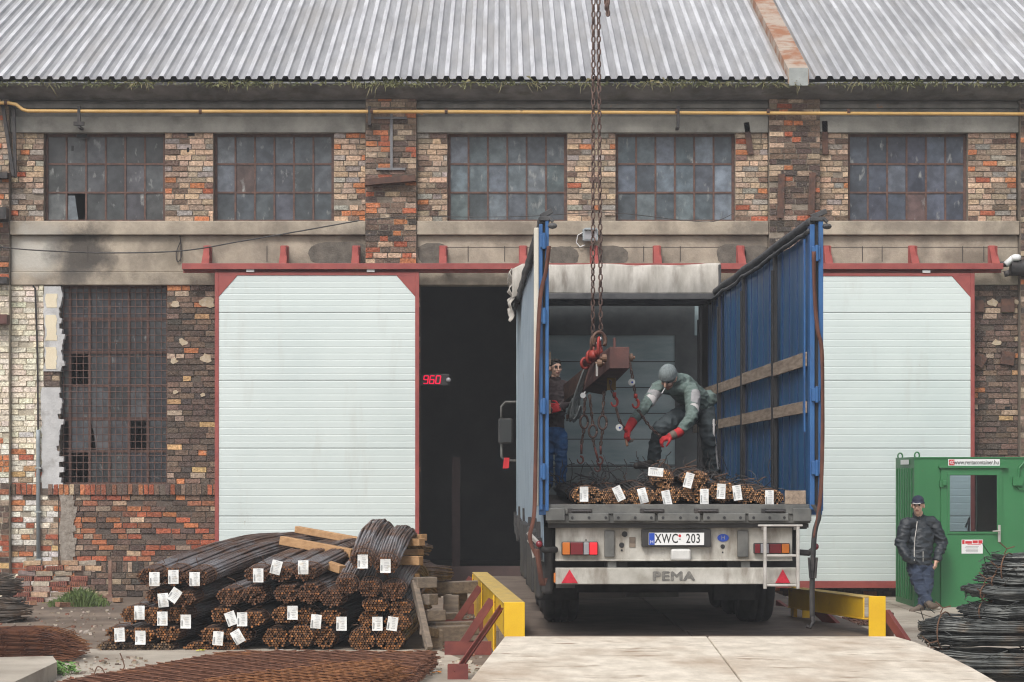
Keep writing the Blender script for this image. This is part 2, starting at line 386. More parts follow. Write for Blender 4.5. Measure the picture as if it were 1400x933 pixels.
# pale yard concrete: irregular apron at the left front, and the right-hand yard
def G(x,y,z=0):       # photo pixel -> ground point
    Y=F*(H-z)/(y-CY); return ((x-CX)/F*Y, Y)
apron=[G(100,886),G(150,890),G(310,884),G(420,884),G(600,890),(0.0,22),(0.2,12),(-6,12),(-6,19.5),G(40,905),G(80,890)]
sheet('yard_apron',apron,.004,'yard')
yb=MB()
xs=[4.0,5.7,7.6,10.4]; ys=[20.2,26.5,29.6,32.2,35.7]
for i in range(3):
    for j in range(4):
        g=.012; yb.prism([(xs[i]+g,ys[j]+g),(xs[i+1]-g,ys[j]+g*rnd(.5,2)),(xs[i+1]-g,ys[j+1]-g),(xs[i]+g,ys[j+1]-g)],-.06,.02+rnd(-.006,.006),'z')
tag(yb.build('yard_slabs','yard',local=True),kind='structure')
# weighbridge deck, 0.34 m up, and the concrete ramp leading onto it
DZ=.34
db=MB()
x0,x1=-.02,3.75
yy=[21.02,23.1,26.1,29.2,32.4,35.7]
for j in range(5):
    for (a,b_) in ((x0,1.85),(1.862,x1)):
        db.box(a-.01*j*3,b_-.01*j*3,yy[j]+.006,yy[j+1]-.006,.02,DZ+rnd(-.002,.002))
tag(db.build('weighbridge_deck','deck',local=True),kind='structure')
rb=MB()
def rampz(y): return .433+(21-y)*.0133
def ramp_slab(left, right):
    n=len(left); vs=[]; 
    for (x,y) in left: vs.append((x,y,rampz(y)))
    for (x,y) in right: vs.append((x,y,rampz(y)))
    m_=n
    bot=[(x,y,-.05) for x,y,z in vs]; V=vs+bot; N=2*n; fs=[]
    for i in range(n-1):
        fs.append((i,i+1,n+i+1,n+i)); fs.append((N+i,N+n+i,N+n+i+1,N+i+1))
        fs.append((i,N+i,N+i+1,i+1)); fs.append((n+i,n+i+1,N+n+i+1,N+n+i))
    fs.append((0,n,N+n,N)); fs.append((n-1,N+n-1,N+2*n-1,2*n-1))
    rb.add(V,fs)
ysr=[21.0,20.2,19.4,18.2,16.8,15.5,13.5,11.0]
def lx_(y): return lerp(.033,-.222,(21-y)/5.5)
def rx_(y): 
    t=(21-y)/5.5
    return 3.60-.02*t*5.5*.5-.02*max(0,t)**.5
def RP(x,y):   # pixel on ramp top
    Y=20.
    for _ in range(30): Y=F*(H-rampz(Y))/(y-CY)
    return (x-CX)/F*Y, Y
redge=[RP(1225,870.3),RP(1252,878),RP(1290,893),RP(1330,913),RP(1365,933),RP(1420,964),RP(1520,1030),RP(1660,1130)]
ledge=[(lerp(.033,-.222,(21-y)/5.5),y) for _,y in redge]
jn=[(lerp((967-CX)/F*21, (1014-CX)/F*15.6,(21-y)/5.4),y) for _,y in redge]
ramp_slab(ledge,[(x-.005,y) for x,y in jn]); ramp_slab([(x+.005,y) for x,y in jn],redge)
tag(rb.build('concrete_ramp','ramp',local=True,bevel=.012),kind='structure')
tag(sheet('concrete_step',[(-9,13),(-4.05,17.2),G(78,905,.16),G(72,897,.16),G(-60,900,.16),(-9,22)],.16,'yard',thick=.3),kind='structure')

# ================================================================ factory building
fac=thing('factory_building','long old brick factory hall with corrugated roof and steel windows','building',(0,WY,0))
BUFF=(.50,.37,.27); TAN=(.36,.28,.215); BRN=(.17,.118,.092); ORG=(.47,.185,.085); RED=(.36,.11,.06); DRK=(.105,.078,.066); SOOT=(.075,.063,.057); GRY=(.3,.28,.26); CRM=(.78,.74,.63); WHT=(.7,.69,.66); OCH=(.5,.33,.17)
PAL={
 'upper':([BUFF,TAN,BRN,ORG,RED,GRY],[.26,.36,.12,.07,.05,.14]),
 'pil':([BUFF,TAN,BRN,ORG,RED,DRK],[.07,.2,.38,.06,.09,.2]),
 'sooty':([TAN,BRN,ORG,RED,DRK,SOOT],[.07,.28,.06,.06,.33,.2]),
 'dark':([BRN,ORG,OCH,DRK,SOOT,TAN],[.38,.055,.035,.4,.09,.04]),
 'low':([BRN,(.30,.125,.07),ORG,RED,DRK,BUFF,TAN],[.33,.13,.075,.14,.2,.055,.07]),
 'white':([CRM,CRM,(.70,.65,.55)],[.5,.35,.15]),
 'peel':([CRM,WHT,ORG,RED,OCH,TAN],[.22,.3,.14,.1,.12,.12]),
 'dim':([BRN,DRK,SOOT,TAN,ORG],[.4,.25,.15,.15,.05]),
}
def pick(p,x=0,y=0):
    cs,ws=PAL[p]; return jit(random.choices(cs,ws)[0],.06 if p=='white' else .25)
wall=MB(); mort=MB()
BH=.0882   # course pitch
def bricks(px0,py0,px1,py1,pal,Y=WY,mcol=(.25,.21,.17),fn=None,jag=0,thick=.12,soldier=False,world=False):
    X0,X1,Z0,Z1=(px0,px1,py1,py0) if world else (wx(px0),wx(px1),wz(py1),wz(py0))
    mort.box(X0+.004,X1-.004,Y+.016,Y+.3,Z0+.001,Z1-.001,0,mcol)
    n=max(1,round((Z1-Z0)/BH)); h=(Z1-Z0)/n
    if soldier: n=1; h=Z1-Z0
    for r in range(n):
        z=Z0+r*h; x=X0; k=r%2; first=True
        while x<X1-.02:
            if soldier: L=.083
            else:
                hd=(k==1) if random.random()<.72 else random.random()<.5
                L=(.148 if hd else .235)+rnd(-.012,.012)
                if first and r%2: L=.12 if random.random()<.5 else .19
            first=False; k+=1
            e=min(x+L,X1)
            if X1-e<.06: e=X1
            c=pal if isinstance(pal,str) else pal
            colr=fn((x+e)/2,z) if fn else pick(c)
            dep=rnd(-.008,.009)
            if random.random()<.025: dep=.035
            g=.0085
            a,b_=x+g,e-g
            if jag and (a-X0<.01 or X1-b_<.01) and random.random()<jag: 
                x=e; continue
            wall.box(a,b_,Y+dep,Y+thick,z+g*.85+rnd(-.002,.002),z+h-g*.85+rnd(-.002,.002),0,colr,j=.0042)
            x=e
# upper storey piers
for a,b_ in ((15,60),(225,292),(456,500),(570,612),(775,842),(1005,1050),(1120,1160),(1323,1390)):
    bricks(a,182,b_,303,'upper')
bricks(500,126,570,362,'pil',Y=WY-.13,fn=lambda x,z: pick('pil') if z>5.9 else (pick('sooty') if z>5.5 else pick('pil')))
def pil2(x,z):
    cx=wx(1085); d=abs(x-cx)
    return pick('sooty') if (d<.2 or z<6.1) and random.random()<.8 else pick('pil')
bricks(1050,128,1120,372,'pil',Y=WY-.13,fn=pil2)
bricks(-70,128,15,390,'pil',Y=WY-.13,fn=lambda x,z: pick('upper') if z>6.1 else pick('sooty'))
def whitewash(x,z):
    k=z-wz(600)+noise.noise((x*2,0,z*2))*.5
    if k>0: return pick('white')
    return pick('peel') if k>-1.0 else pick('peel' if random.random()<.4 else 'low')
CMORT=(.5,.45,.36)
bricks(-70,390,15,816,'white',Y=WY-.13,fn=whitewash,mcol=CMORT)
bricks(15,390,60,668,'white',fn=whitewash,mcol=CMORT)
bricks(15,676,80,816,'peel',fn=lambda x,z: pick('peel') if random.random()<.75 else pick('low'),mcol=(.4,.36,.3))
bricks(60,390,82,668,'dim')
bricks(228,390,297,662,'dark',mcol=(.10,.08,.065))
bricks(15,662,297,677,'low',soldier=True,Y=WY-.035,mcol=(.14,.11,.09))
bricks(80,677,297,768,'low',mcol=(.12,.095,.08))
bricks(80,768,297,783,'dim',soldier=True,Y=WY-.015,mcol=(.1,.085,.07))
bricks(80,783,297,816,'dim',Y=WY-.03,mcol=(.1,.085,.07))
bricks(297,390,575,816,'dark',mcol=(.1,.08,.065))
bricks(1050,390,1327,816,'dark',mcol=(.1,.08,.065))
bricks(1327,390,1392,816,'dark',fn=lambda x,z: pick('dim') if z>4.0 else pick('dark'),mcol=(.11,.09,.075))
bricks(1392,128,1480,816,'dim',Y=WY-.16)
bricks(-420,128,-70,816,'low'); bricks(1480,128,1900,816,'low')
wall.build('wall','brick',fac); build_each(mort,'mortar_bed','mortar',fac)
# missing bricks, putlog holes
hb=MB()
for x,y,w_,h_ in ((112,186,14,5),(180,432,0,0),(255,435,13,6),(484,183,14,6),(260,183,12,6),(99,203,3,7),(257,205,3,6),(577,205,3,6),(1333,558,11,8),(1380,560,12,8),(1362,441,8,6)):
    if w_: hb.box(wx(x-w_/2),wx(x+w_/2),WY-.0,WY+.01,wz(y+h_/2),wz(y-h_/2))
# mortar blotches and cement daubs on the dark piers
cb=MB()
for x,y,r_ in ((250,468,7),(283,414,11),(238,494,6),(281,490,9),(240,416,7),(277,540,4),(1358,414,8),(1389,413,5),(1362,469,7),(240,536,4)):
    pts=[]
    for q in range(11):
        an=2*math.pi*q/11; rr=r_/KW*rnd(.6,1.15); pts.append((wx(x)+rr*math.cos(an),wz(y)+rr*.75*math.sin(an)))
    cb.prism(pts,WY-.012,WY+.02,'y',0)
build_each(cb,'cement_daub',mat('cement_daub',(.42,.33,.22),(.5,.42,.32),20,.95,bump=.4),fac)
build_each(hb,'putlog_hole',mat('hole_dark',(.012,.011,.011)),fac)
db_=MB()
for x,y,w_,h_,an in ((1377,418,18,18,0),(1337,419,14,16,0),(1339,493,15,16,.5),(1377,490,18,18,.15)):
    c=(wx(x),WY-.03,wz(y)); ca,sa=math.cos(an),math.sin(an)
    db_.obox(c,(w_/2/KW*ca,0,-w_/2/KW*sa),(0,.02,0),(h_/2/KW*sa,0,h_/2/KW*ca))
build_each(db_,'steel_plate','rustdark',fac)

# plastered jagged reveal beside the barred window
pl=MB()
def rag(x,y): return (wx(x)+rnd(-.02,.02),wz(y)+rnd(-.01,.01))
def ragged(x0,x1,y0,y1,st=7,amp=4):
    n=max(2,int((y1-y0)/st)); L=[];Rr=[]
    for i in range(n+1):
        y=lerp(y0,y1,i/n); stp=amp*random.uniform(-.6,1.7)
        Rr.append((wx(x1+stp+rnd(-1.5,1.5)),wz(y))); L.append((wx(x0+rnd(-1.6,1.6)),wz(y)))
        if i<n: Rr.append((wx(x1+stp+rnd(-1,1)),wz(lerp(y0,y1,(i+.93)/n))))
    return L+Rr[::-1]
pl.prism(ragged(61,82,392,508),WY-.025,WY+.11); pl.prism(ragged(57,81,530,668),WY-.025,WY+.11)
build_each(pl,'plaster_strip','plaster',fac)
p2=MB()
for y0,y1 in ((402,421),(431,466),(475,505)):
    p2.prism(ragged(63,78,y0,y1,6,0),WY-.032,WY-.026)
build_each(p2,'cream_render','creampl',fac)
rs=MB(); rs.prism(ragged(82,101,676,770,8,2),WY-.02,WY+.05); rs.build('cement_scar',mat('cement_scar',(.2,.17,.14),(.34,.3,.26),12,.95,bump=.8,bscale=25),fac)

# concrete bands
M['concrete']=lambda: stained('concrete',[(wx(40),wz(348),.75,.42,(.52,.50,.45),.85),(wx(112),wz(345),.62,.5,(.06,.053,.048),.9),(wx(105),wz(378),.5,.2,(.1,.09,.08),.7),(wx(60),wz(315),.5,.2,(.4,.38,.34),.5),
  (wx(245),wz(350),.5,.35,(.2,.17,.13),.6),(wx(480),wz(340),.6,.45,(.13,.11,.09),.75),(wx(440),wz(380),.9,.12,(.16,.14,.11),.6),(wx(640),wz(380),.8,.14,(.17,.15,.12),.8),(wx(1020),wz(345),.5,.4,(.14,.12,.1),.8),(wx(1040),wz(312),.3,.2,(.13,.11,.09),.7),(wx(1320),wz(355),.5,.25,(.16,.13,.1),.7),(wx(690),wz(310),.7,.15,(.19,.16,.13),.6),(wx(1250),wz(312),.9,.12,(.2,.17,.14),.6)])
cn=MB()
for a,b_ in ((15,500),(570,1050),(1120,1392)):
    cn.box(wx(a),wx(b_),WY-.045,WY+.3,wz(182),wz(160))
lt=cn.build('lintel_beam','lintel',fac,bevel=.01)
cn=MB()
for a,b_ in ((15,500),(570,1050),(1120,1392)):
    cn.box(wx(a)+.003,wx(b_)-.003,WY-.02,WY+.3,wz(159.8),wz(149))
    cn.box(wx(a),wx(b_),WY-.06,WY+.3,wz(148.8),wz(143)); cn.box(wx(a)+.002,wx(b_)-.002,WY-.0,WY+.3,wz(142.8),wz(138))
cn.build('eaves_course',mat('eaves_course',(.13,.125,.115),(.24,.23,.21),3,.92,bump=.3,c3=(.3,.17,.1),s3=6,lo3=.66,hi3=.72),fac,bevel=.006)
cn=MB()
for a,b_ in ((15,500),(570,1050),(1120,1392)):
    cn.box(wx(a),wx(b_),WY-.09,WY+.3,wz(322),wz(303))
    cn.box(wx(a)+.002,wx(b_)-.002,WY+.0,WY+.3,wz(372),wz(322.3))
cn.build('sill_beam','concrete',fac,bevel=.012)
cn=MB(); cn.box(wx(15),wx(1392),WY-.03,WY+.3,wz(390),wz(372.2))
cn.build('door_lintel','concrete',fac,bevel=.01)
bb=MB()     # joints between the cast blocks of the beam
for x in (120,247,365,430,640,690,738,780,880,930,985,1179,1206,1316,1345):
    bb.box(wx(x)-.006,wx(x)+.006,WY-.004,WY+.002,wz(358),wz(337))
bb.box(wx(570),wx(1050),WY-.003,WY+.002,wz(338.7),wz(338)); bb.box(wx(1120),wx(1392),WY-.003,WY+.002,wz(338.7),wz(338))
build_each(bb,'beam_joint',mat('joint_dark',(.06,.05,.045)),fac)
pt=MB()     # dark plaster repairs round the rail brackets
def blob(x,y,rx,ry,sq=2.6):
    pts=[]
    for q in range(22):
        an=2*math.pi*q/22; c,s_=math.cos(an),math.sin(an)
        k=(abs(c)**sq+abs(s_)**sq)**(-1/sq)*rnd(.95,1.04)
        pts.append((wx(x)+rx/KW*k*c,wz(y)+ry/KW*k*s_))
    pt.prism(pts,WY-.006,WY+.02)
for a in ((465,347,43,16),(592,347,21,15),(770,350,21,13),(835,349,24,13),(1000,348,20,14),(1035,349,18,13)): blob(*a)
build_each(pt,'plaster_repair','patch',fac)
# scaffold of the cornice: cove profile under the roof edge
cv=MB()
prof=[(0,138),(-.09,137),(-.2,134),(-.32,128.5),(-.43,122),(-.52,117),(-.55,114),(-.5,112.6),(.0,112),(.2,111),(.2,138)]
N=70; XA,XB=wx(-420),wx(1900)
vs=[];fs=[]
for i in range(N+1):
    x=lerp(XA,XB,i/N)
    for d,y in prof: vs.append((x,WY+d+noise.noise((x*1.3,d*3,y))*.015,H-(y-CY)/F*(WY+d)+noise.noise((x*.8,y,2))*.014+noise.noise((x*3.5,y,7))*.01))
k=len(prof)
for i in range(N):
    for q in range(k-1): fs.append((i*k+q,(i+1)*k+q,(i+1)*k+q+1,i*k+q+1))
cv.add(vs,fs); cv.build('cornice','gutter',fac)

# roof sheets with real ribs
rf=MB()
EY=WY-.52; EZ=H+(CY-108.5)/F*EY; SL=.4286; YR=48.5
def roof_profile(xa,xb):
    out=[]; x=xa; p=.191
    while x<xb:
        out+= [(x,0,0),(x+.085,0,1),(x+.105,.048,1),(x+.170,.048,2),(x+p,0,1)]
        x+=p
    return out
def roof_part(xa,xb):
    pr=roof_profile(xa,xb); n=len(pr); rows=14
    for q in range(n-1):
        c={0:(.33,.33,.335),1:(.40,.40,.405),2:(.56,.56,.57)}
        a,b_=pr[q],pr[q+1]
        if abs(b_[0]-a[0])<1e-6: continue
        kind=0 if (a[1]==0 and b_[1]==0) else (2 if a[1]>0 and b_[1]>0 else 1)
        vs=[]; fs=[]
        for r in range(rows+1):
            y=lerp(EY,YR,r/rows); z=EZ+(y-EY)*SL
            dz=noise.noise((a[0]*.7,y*.9,3))*.012
            vs.append((a[0],y,z+a[1]+dz)); vs.append((b_[0],y,z+b_[1]+noise.noise((b_[0]*.7,y*.9,3))*.012))
        for r in range(rows): 
            k=1+.16*noise.noise((math.floor(a[0]/.95)*3.7,math.floor((r+2*(math.floor(a[0]/.95)%2))/5)*2.3,.5))
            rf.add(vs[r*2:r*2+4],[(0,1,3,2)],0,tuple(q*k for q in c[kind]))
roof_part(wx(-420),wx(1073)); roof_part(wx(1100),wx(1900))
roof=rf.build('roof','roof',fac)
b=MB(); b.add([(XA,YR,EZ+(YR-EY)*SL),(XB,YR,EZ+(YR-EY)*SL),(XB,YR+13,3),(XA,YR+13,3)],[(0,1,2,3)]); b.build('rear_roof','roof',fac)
b=MB()   # the raised sheet-metal duct running up the roof
for i in range(9):
    y0=EY-.06+i*1.35; y1=y0+1.38
    z0=EZ+(y0-EY)*SL; z1=EZ+(y1-EY)*SL; a,c=wx(1071.5)+rnd(-.006,.006),wx(1099)+rnd(-.006,.006); t=.17+.012*(i%2)
    b.add([(a,y0,z0-.06),(c,y0,z0-.06),(c,y1,z1-.06),(a,y1,z1-.06),(a,y0,z0+t),(c,y0,z0+t),(c,y1,z1+t),(a,y1,z1+t)],BOXF,0 if i else 1)
b.build('roof_duct',['rustsheet','rustsheet'],roof)
b=MB(); a,c=wx(1072.5),wx(1098); b.box(a,c,EY-.08,EY-.062,EZ-.11,EZ+.16); b.build('duct_end','zinc',roof)

# windows of the upper storey
def window_up(x0,x1,y0=182,y1=303,broken=(),tone=(.1,.12,.14)):
    X0,X1,Z0,Z1=wx(x0),wx(x1),wz(y1),wz(y0)
    fr=MB(); Y=WY+.13; t=.028
    nx,ny=6,3
    for i in range(nx+1):
        x=lerp(X0+.02,X1-.02,i/nx); wd=.045 if i in (0,nx) else t
        fr.box(x-wd/2,x+wd/2,Y,Y+.035,Z0,Z1,)
    for j in range(ny+1):
        z=lerp(Z0+.02,Z1-.02,j/ny); hh=.045 if j in (0,ny) else t
        fr.box(X0,X1,Y+.003,Y+.032,z-hh/2,z+hh/2)
    w_=fr.build('window','muntin',fac)
    pn=MB()
    for i in range(nx):
        for j in range(ny):
            if (i,j) in broken: continue
            a,b_=lerp(X0+.02,X1-.02,i/nx),lerp(X0+.02,X1-.02,(i+1)/nx); c,d=lerp(Z0+.02,Z1-.02,j/ny),lerp(Z0+.02,Z1-.02,(j+1)/ny)
            u=random.random()
            base=tuple(q*(1 if u<.6 else (.7 if u<.85 else 1.4)) for q in tone)
            if u>.955: base=(.11,.075,.07)
            base=jit(base,.25); k=rnd(-.004,.004); k2=rnd(-.004,.004)
            pn.add([(a,Y+.018+k,c),(b_,Y+.018-k,c),(b_,Y+.018+k2,d),(a,Y+.018-k2,d),(a,Y+.022+k,c),(b_,Y+.022-k,c),(b_,Y+.022+k2,d),(a,Y+.022-k2,d)],BOXF,0,base)
    pn.build('pane','pane',w_)
for a,b_,br,tn in ((60,225,((1,0),),(.068,.072,.078)),(292,456,(),(.075,.085,.098)),(612,775,(),(.115,.14,.158)),(842,1005,(),(.11,.135,.16)),(1160,1323,(),(.075,.085,.115))): window_up(a,b_,broken=br,tone=tn)
# shards behind the broken panes
b=MB(); b.add([(wx(90),WY+.15,wz(302)),(wx(105),WY+.15,wz(302)),(wx(100),WY+.15,wz(266)),(wx(91),WY+.15,wz(266))],[(0,1,2,3)],0,(.13,.15,.17)); b.add([(wx(90),WY+.156,wz(302)),(wx(105),WY+.156,wz(302)),(wx(100),WY+.156,wz(266)),(wx(91),WY+.156,wz(266))],[(0,3,2,1)],0,(.13,.15,.17)); b.build('glass_shard','pane',fac)

# tall barred window at the left
X0,X1,Z0,Z1=wx(80),wx(228),wz(662),wz(390)
fr=MB(); Y=WY+.16
for i,x in enumerate((93,120,147,174,200,227)):
    fr.box(wx(x)-.022,wx(x)+.022,Y,Y+.04,Z0,Z1)
for y in (392,435,481,527,572,617,661): fr.box(X0,X1,Y+.003,Y+.037,wz(y)-.02,wz(y)+.02)
fr.box(X0,X1,Y-.02,Y+.03,wz(483),wz(480))
wd=fr.build('window','muntin',fac)
gr=MB()
for i in range(17): 
    x=lerp(X0+.06,X1,i/16); gr.tube([(x,Y-.05,Z0),(x,Y-.05,Z1)],.007,5)
for j in range(29):
    z=lerp(Z0,Z1,j/28); gr.tube([(X0,Y-.058,z),(X1,Y-.058,z)],.006,5)
gr.build('window_grille','muntin',wd)
pn=MB()
xsn=(80,93,120,147,174,200,227); ysn=(392,435,481,527,572,617,661)
miss={(1,3),(1,0),(1,1),(4,0),(4,1),(0,1),(0,2),(0,0)}
miss={(1,2),(4,4),(1,5),(0,5),(0,4)}
for i in range(6):
    for j in range(6):
        if (i,j) in miss: continue
        a,b_=wx(xsn[i]),wx(xsn[i+1]); c,d=wz(ysn[j+1]),wz(ysn[j])
        base=jit((.05,.053,.062) if random.random()<.75 else (.085,.09,.1),.25); k=rnd(-.004,.004)
        if (i,j)==(2,4):
            pn.prism([(a+.1,c),(b_,c),(b_,d),(a,d),(a+.06,d-.2)],Y+.018,Y+.022,'y',0,base); continue
        pn.add([(a,Y+.018+k,c),(b_,Y+.018-k,c),(b_,Y+.018,d),(a,Y+.018,d),(a,Y+.022+k,c),(b_,Y+.022-k,c),(b_,Y+.022,d),(a,Y+.022,d)],BOXF,0,base)
pn.build('pane','pane',wd)

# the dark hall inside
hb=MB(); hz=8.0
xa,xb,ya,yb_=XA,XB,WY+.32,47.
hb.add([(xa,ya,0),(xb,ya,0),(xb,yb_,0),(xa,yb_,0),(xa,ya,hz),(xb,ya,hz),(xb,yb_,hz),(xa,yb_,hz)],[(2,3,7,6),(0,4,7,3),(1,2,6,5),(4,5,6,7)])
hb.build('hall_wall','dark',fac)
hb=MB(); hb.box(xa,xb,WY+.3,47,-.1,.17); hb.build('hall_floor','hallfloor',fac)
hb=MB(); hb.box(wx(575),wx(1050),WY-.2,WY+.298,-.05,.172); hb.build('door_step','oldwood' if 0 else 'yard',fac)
hb=MB(); hb.box(wx(613),wx(625),WY+2.5,WY+2.65,.17,2.2); hb.box(wx(575),wx(720),WY+1.5,WY+1.6,.17,.42); hb.build('hall_post',mat('hall_rust',(.07,.045,.042),(.1,.06,.055),4,.8),fac)

# sliding doors
def sliding(x0,x1,y0,y1,corners,bottom):
    X0,X1,Z0,Z1=wx(x0),wx(x1),wz(y1),wz(y0); Yf=WY-.30
    pn=MB(); seams=[429,521,613,705]
    edges=[y0+3]+seams+[y1-2]
    for i in range(len(edges)-1):
        za,zb=wz(edges[i+1])+.004,wz(edges[i])-.004
        n=max(2,round((zb-za)/.1)); vs=[];fs=[]
        # shallow horizontal micro-ribs pressed in the sandwich panel
        prof=[]
        for q in range(n):
            z0_=lerp(za,zb,q/n); hh=(zb-za)/n
            prof+=[(0,z0_),(0,z0_+hh*.8),(.0022,z0_+hh*.86),(.0022,z0_+hh*.95)]
        prof.append((0,zb))
        for d,z in prof: vs+=[(X0+.04,Yf+d,z),(X1-.04,Yf+d,z)]
        for q in range(len(prof)-1): fs.append((q*2,q*2+1,q*2+3,q*2+2))
        pn.add(vs,fs)
    d=pn.build('sliding_door','door',fac)
    bk=MB(); bk.box(X0+.03,X1-.03,Yf+.012,Yf+.09,Z0+.02,Z1-.02); bk.build('door_core','seam',d)
    f=MB(); t=.062
    f.box(X0,X0+t,Yf-.012,Yf+.1,Z0,Z1); f.box(X1-t,X1,Yf-.012,Yf+.1,Z0,Z1)
    f.box(X0+t,X1-t,Yf-.011,Yf+.1,Z1-t*.75,Z1); f.box(X0+t,X1-t,Yf-.011,Yf+.1,Z0,Z0+bottom)
    g=.33
    for s_ in corners:
        xx,sg=(X0+t,1) if s_=='l' else (X1-t,-1)
        poly=[(xx,Z1-t*.75),(xx+sg*g*.88,Z1-t*.75),(xx,Z1-t-g*.95)]
        if sg>0: poly=poly[::-1]
        f.prism(poly,Yf-.009,Yf+.02)
    f.build('door_frame','redpaint',d,bevel=.004)
    h=MB()
    for xx in (X0+.55,X1-.75):
        h.box(xx-.06,xx+.06,Yf-.03,Yf+.03,Z1+.005,Z1+.045); 
    build_each(h,'roller_hanger','white',d)
sliding(297,574,375,797,'lr',.05)
sliding(1050,1327,376,803,'lr',.11)
f=MB(); 
f.box(wx(253),wx(1365),WY-.36,WY-.2,wz(371),wz(363)); 
f.box(wx(253),wx(1365),WY-.20,WY-.19,wz(375),wz(363))
rail=f.build('door_rail','redpaint',fac,bevel=.003)
for i,x in enumerate((284,389,487,606,715,812,898,1012,1130,1247,1356)):
    f=MB(); t=rnd(-2,3); X=wx(x)
    f.add([(X-.05,WY-.02,wz(336)),(X+.05,WY-.02,wz(336)),(X+.05,WY-.0,wz(336)),(X-.05,WY,wz(336)),(X-.06,WY-.33,wz(363)),(X+.06,WY-.33,wz(363)),(X+.06,WY-.28,wz(363)),(X-.06,WY-.28,wz(363))],BOXF)
    f.box(X-.065,X+.065,WY-.028,WY+.01,wz(362.8),wz(336.5))
    f.box(X+.03,X+.046,WY-.2,WY-.0,wz(362.8),wz(338))
    o=f.build('rail_bracket','redpaint',rail,bevel=.003)
# steel flats, T-bar, beam stub fixed to the pilasters
f=MB()
for a,b_,w_ in (((1020,168),(1026,212),8),((1127,166),(1128,212),8),((1067,240),(1065,300),9),((1109,238),(1107,296),9)):
    yq=WY-.03 if a[0] in (1020,1127) else WY-.16
    f.bar((wx(a[0]),yq,wz(a[1])),(wx(b_[0]),yq,wz(b_[1])),w_/KW,.03,up=(0,1,0))
build_each(f,'steel_flat','rustdark',fac,bevel=.003)
f=MB(); f.bar((wx(500),WY-.19,wz(252)),(wx(569),WY-.19,wz(246)),.12,.1,up=(0,0,1)); f.bar((wx(500),WY-.2,wz(256)),(wx(569),WY-.2,wz(250)),.2,.015)
f.build('beam_stub','rustdark',fac)
f=MB(); f.box(wx(534),wx(537.5),WY-.16,WY-.131,wz(233),wz(158)); f.box(wx(515),wx(555),WY-.165,WY-.131,wz(234.5),wz(231.5)); f.box(wx(512),wx(557),WY-.165,WY-.131,wz(165),wz(162))
f.build('wall_tie',mat('wall_tie',(.14,.14,.15),(.2,.2,.21),8,.6),fac)
f=MB(); f.bar((wx(7),WY-.2,wz(143)),(wx(22),WY-.2,wz(243)),.05,.05); f.bar((wx(22),WY-.17,wz(148)),(wx(24),WY-.17,wz(245)),.05,.05); f.bar((wx(-20),WY-.2,wz(143)),(wx(24),WY-.2,wz(147)),.05,.05)
f.box(wx(-40),wx(15.5),WY-.3,WY-.135,wz(247),wz(239)); f.box(wx(-40),wx(15),WY-.36,WY-.135,wz(303),wz(287)); f.box(wx(-40),wx(15),WY-.3,WY-.135,wz(390),wz(381))
build_each(f,'wall_bracket','blacksteel',fac)
f=MB(); f.box(wx(-40),wx(16),WY-.35,WY-.135,wz(445),wz(432)); f.build('beam_end','rustbeam',fac,bevel=.006)

# yellow gas pipe
g=thing('gas_pipe','long thin yellow gas pipe running along the top of the brick wall','pipe',(0,WY-.3,7.5))
py=WY-.3; b=MB()
path=[(-420,141),(12,141),(22,143),(31,150),(38,152),(150,152.5),(600,153),(1050,155),(1900,158)]
def sub(pts,n=6):
    out=[]
    for i in range(len(pts)-1):
        for q in range(n): out.append(pts[i].lerp(pts[i+1],q/n))
    out.append(pts[-1]); return out
b.tube([P(x,y,py) for x,y in path],.028,10); b.build('pipe_run','yellowpipe',g,smooth=True)
b=MB()
for x in (8,274,508,610,925,1050,1160): b.tube([P(x-2,152.6 if x>40 else 141,py),P(x+2,152.6 if x>40 else 141,py)],.043,10)
build_each(b,'pipe_collar','rustdark',g)
for x,h_ in ((113,26),(507,22),(925,26)):
    b=MB(); b.box(wx(x-2),wx(x+2),WY-.33,WY-.285,wz(153+h_),wz(150)); b.box(wx(x-2),wx(x+2),WY-.285,WY-.046,wz(153+h_),wz(150+h_)); 
    if x==113: b.box(wx(x-7),wx(x+7),WY-.34,WY-.285,wz(176),wz(171))
    b.build('pipe_bracket','blacksteel',g)

# floodlight, downpipe, cables
t=thing('floodlight','small grey square floodlight on the concrete beam above the trailer','lamp',(wx(806),WY-.15,wz(330)))
b=MB(); b.box(wx(796),wx(817),WY-.2,WY-.08,wz(331),wz(315)); b.box(wx(798),wx(815),WY-.26,WY-.2,wz(317),wz(314)); b.build('housing',mat('lamp_housing',(.3,.34,.36),rough=.5),t,bevel=.01)
b=MB(); b.box(wx(798),wx(815),WY-.207,WY-.201,wz(329),wz(318)); b.build('lens','clearlens',t)
b=MB(); b.box(wx(795),wx(797.5),WY-.14,WY-.0,wz(326),wz(320)); b.build('bracket','blacksteel',t)
b=MB(); pts=[P(797,318,WY-.12),P(790,322,WY-.09),P(788,332,WY-.05),P(793,338,WY-.05),P(800,335,WY-.03)]; b.tube(sub(pts,3),.008,6); b.build('lamp_cord','white',t)
t=thing('downpipe','thin grey conduit with black cable running up the whitewashed brick wall','conduit',(wx(53),WY-.05,0))
b=MB(); b.tube([(wx(53.5),WY-.05,wz(778)),(wx(53),WY-.05,wz(600)),(wx(53),WY-.05,wz(588))],.032,10); b.build('conduit_tube','conduit',t,smooth=True)
b=MB(); b.tube([(wx(53),WY-.05,wz(592)),(wx(52),WY-.045,wz(480)),(wx(49),WY-.05,wz(395)),(wx(46),WY-.05,wz(391))],.016,6); b.build('cable','blacksteel',t)
b=MB()
for y in (640,700,765): b.box(wx(49),wx(58),WY-.09,WY-.02,wz(y+1),wz(y-1))
build_each(b,'pipe_clip','zinc',t)
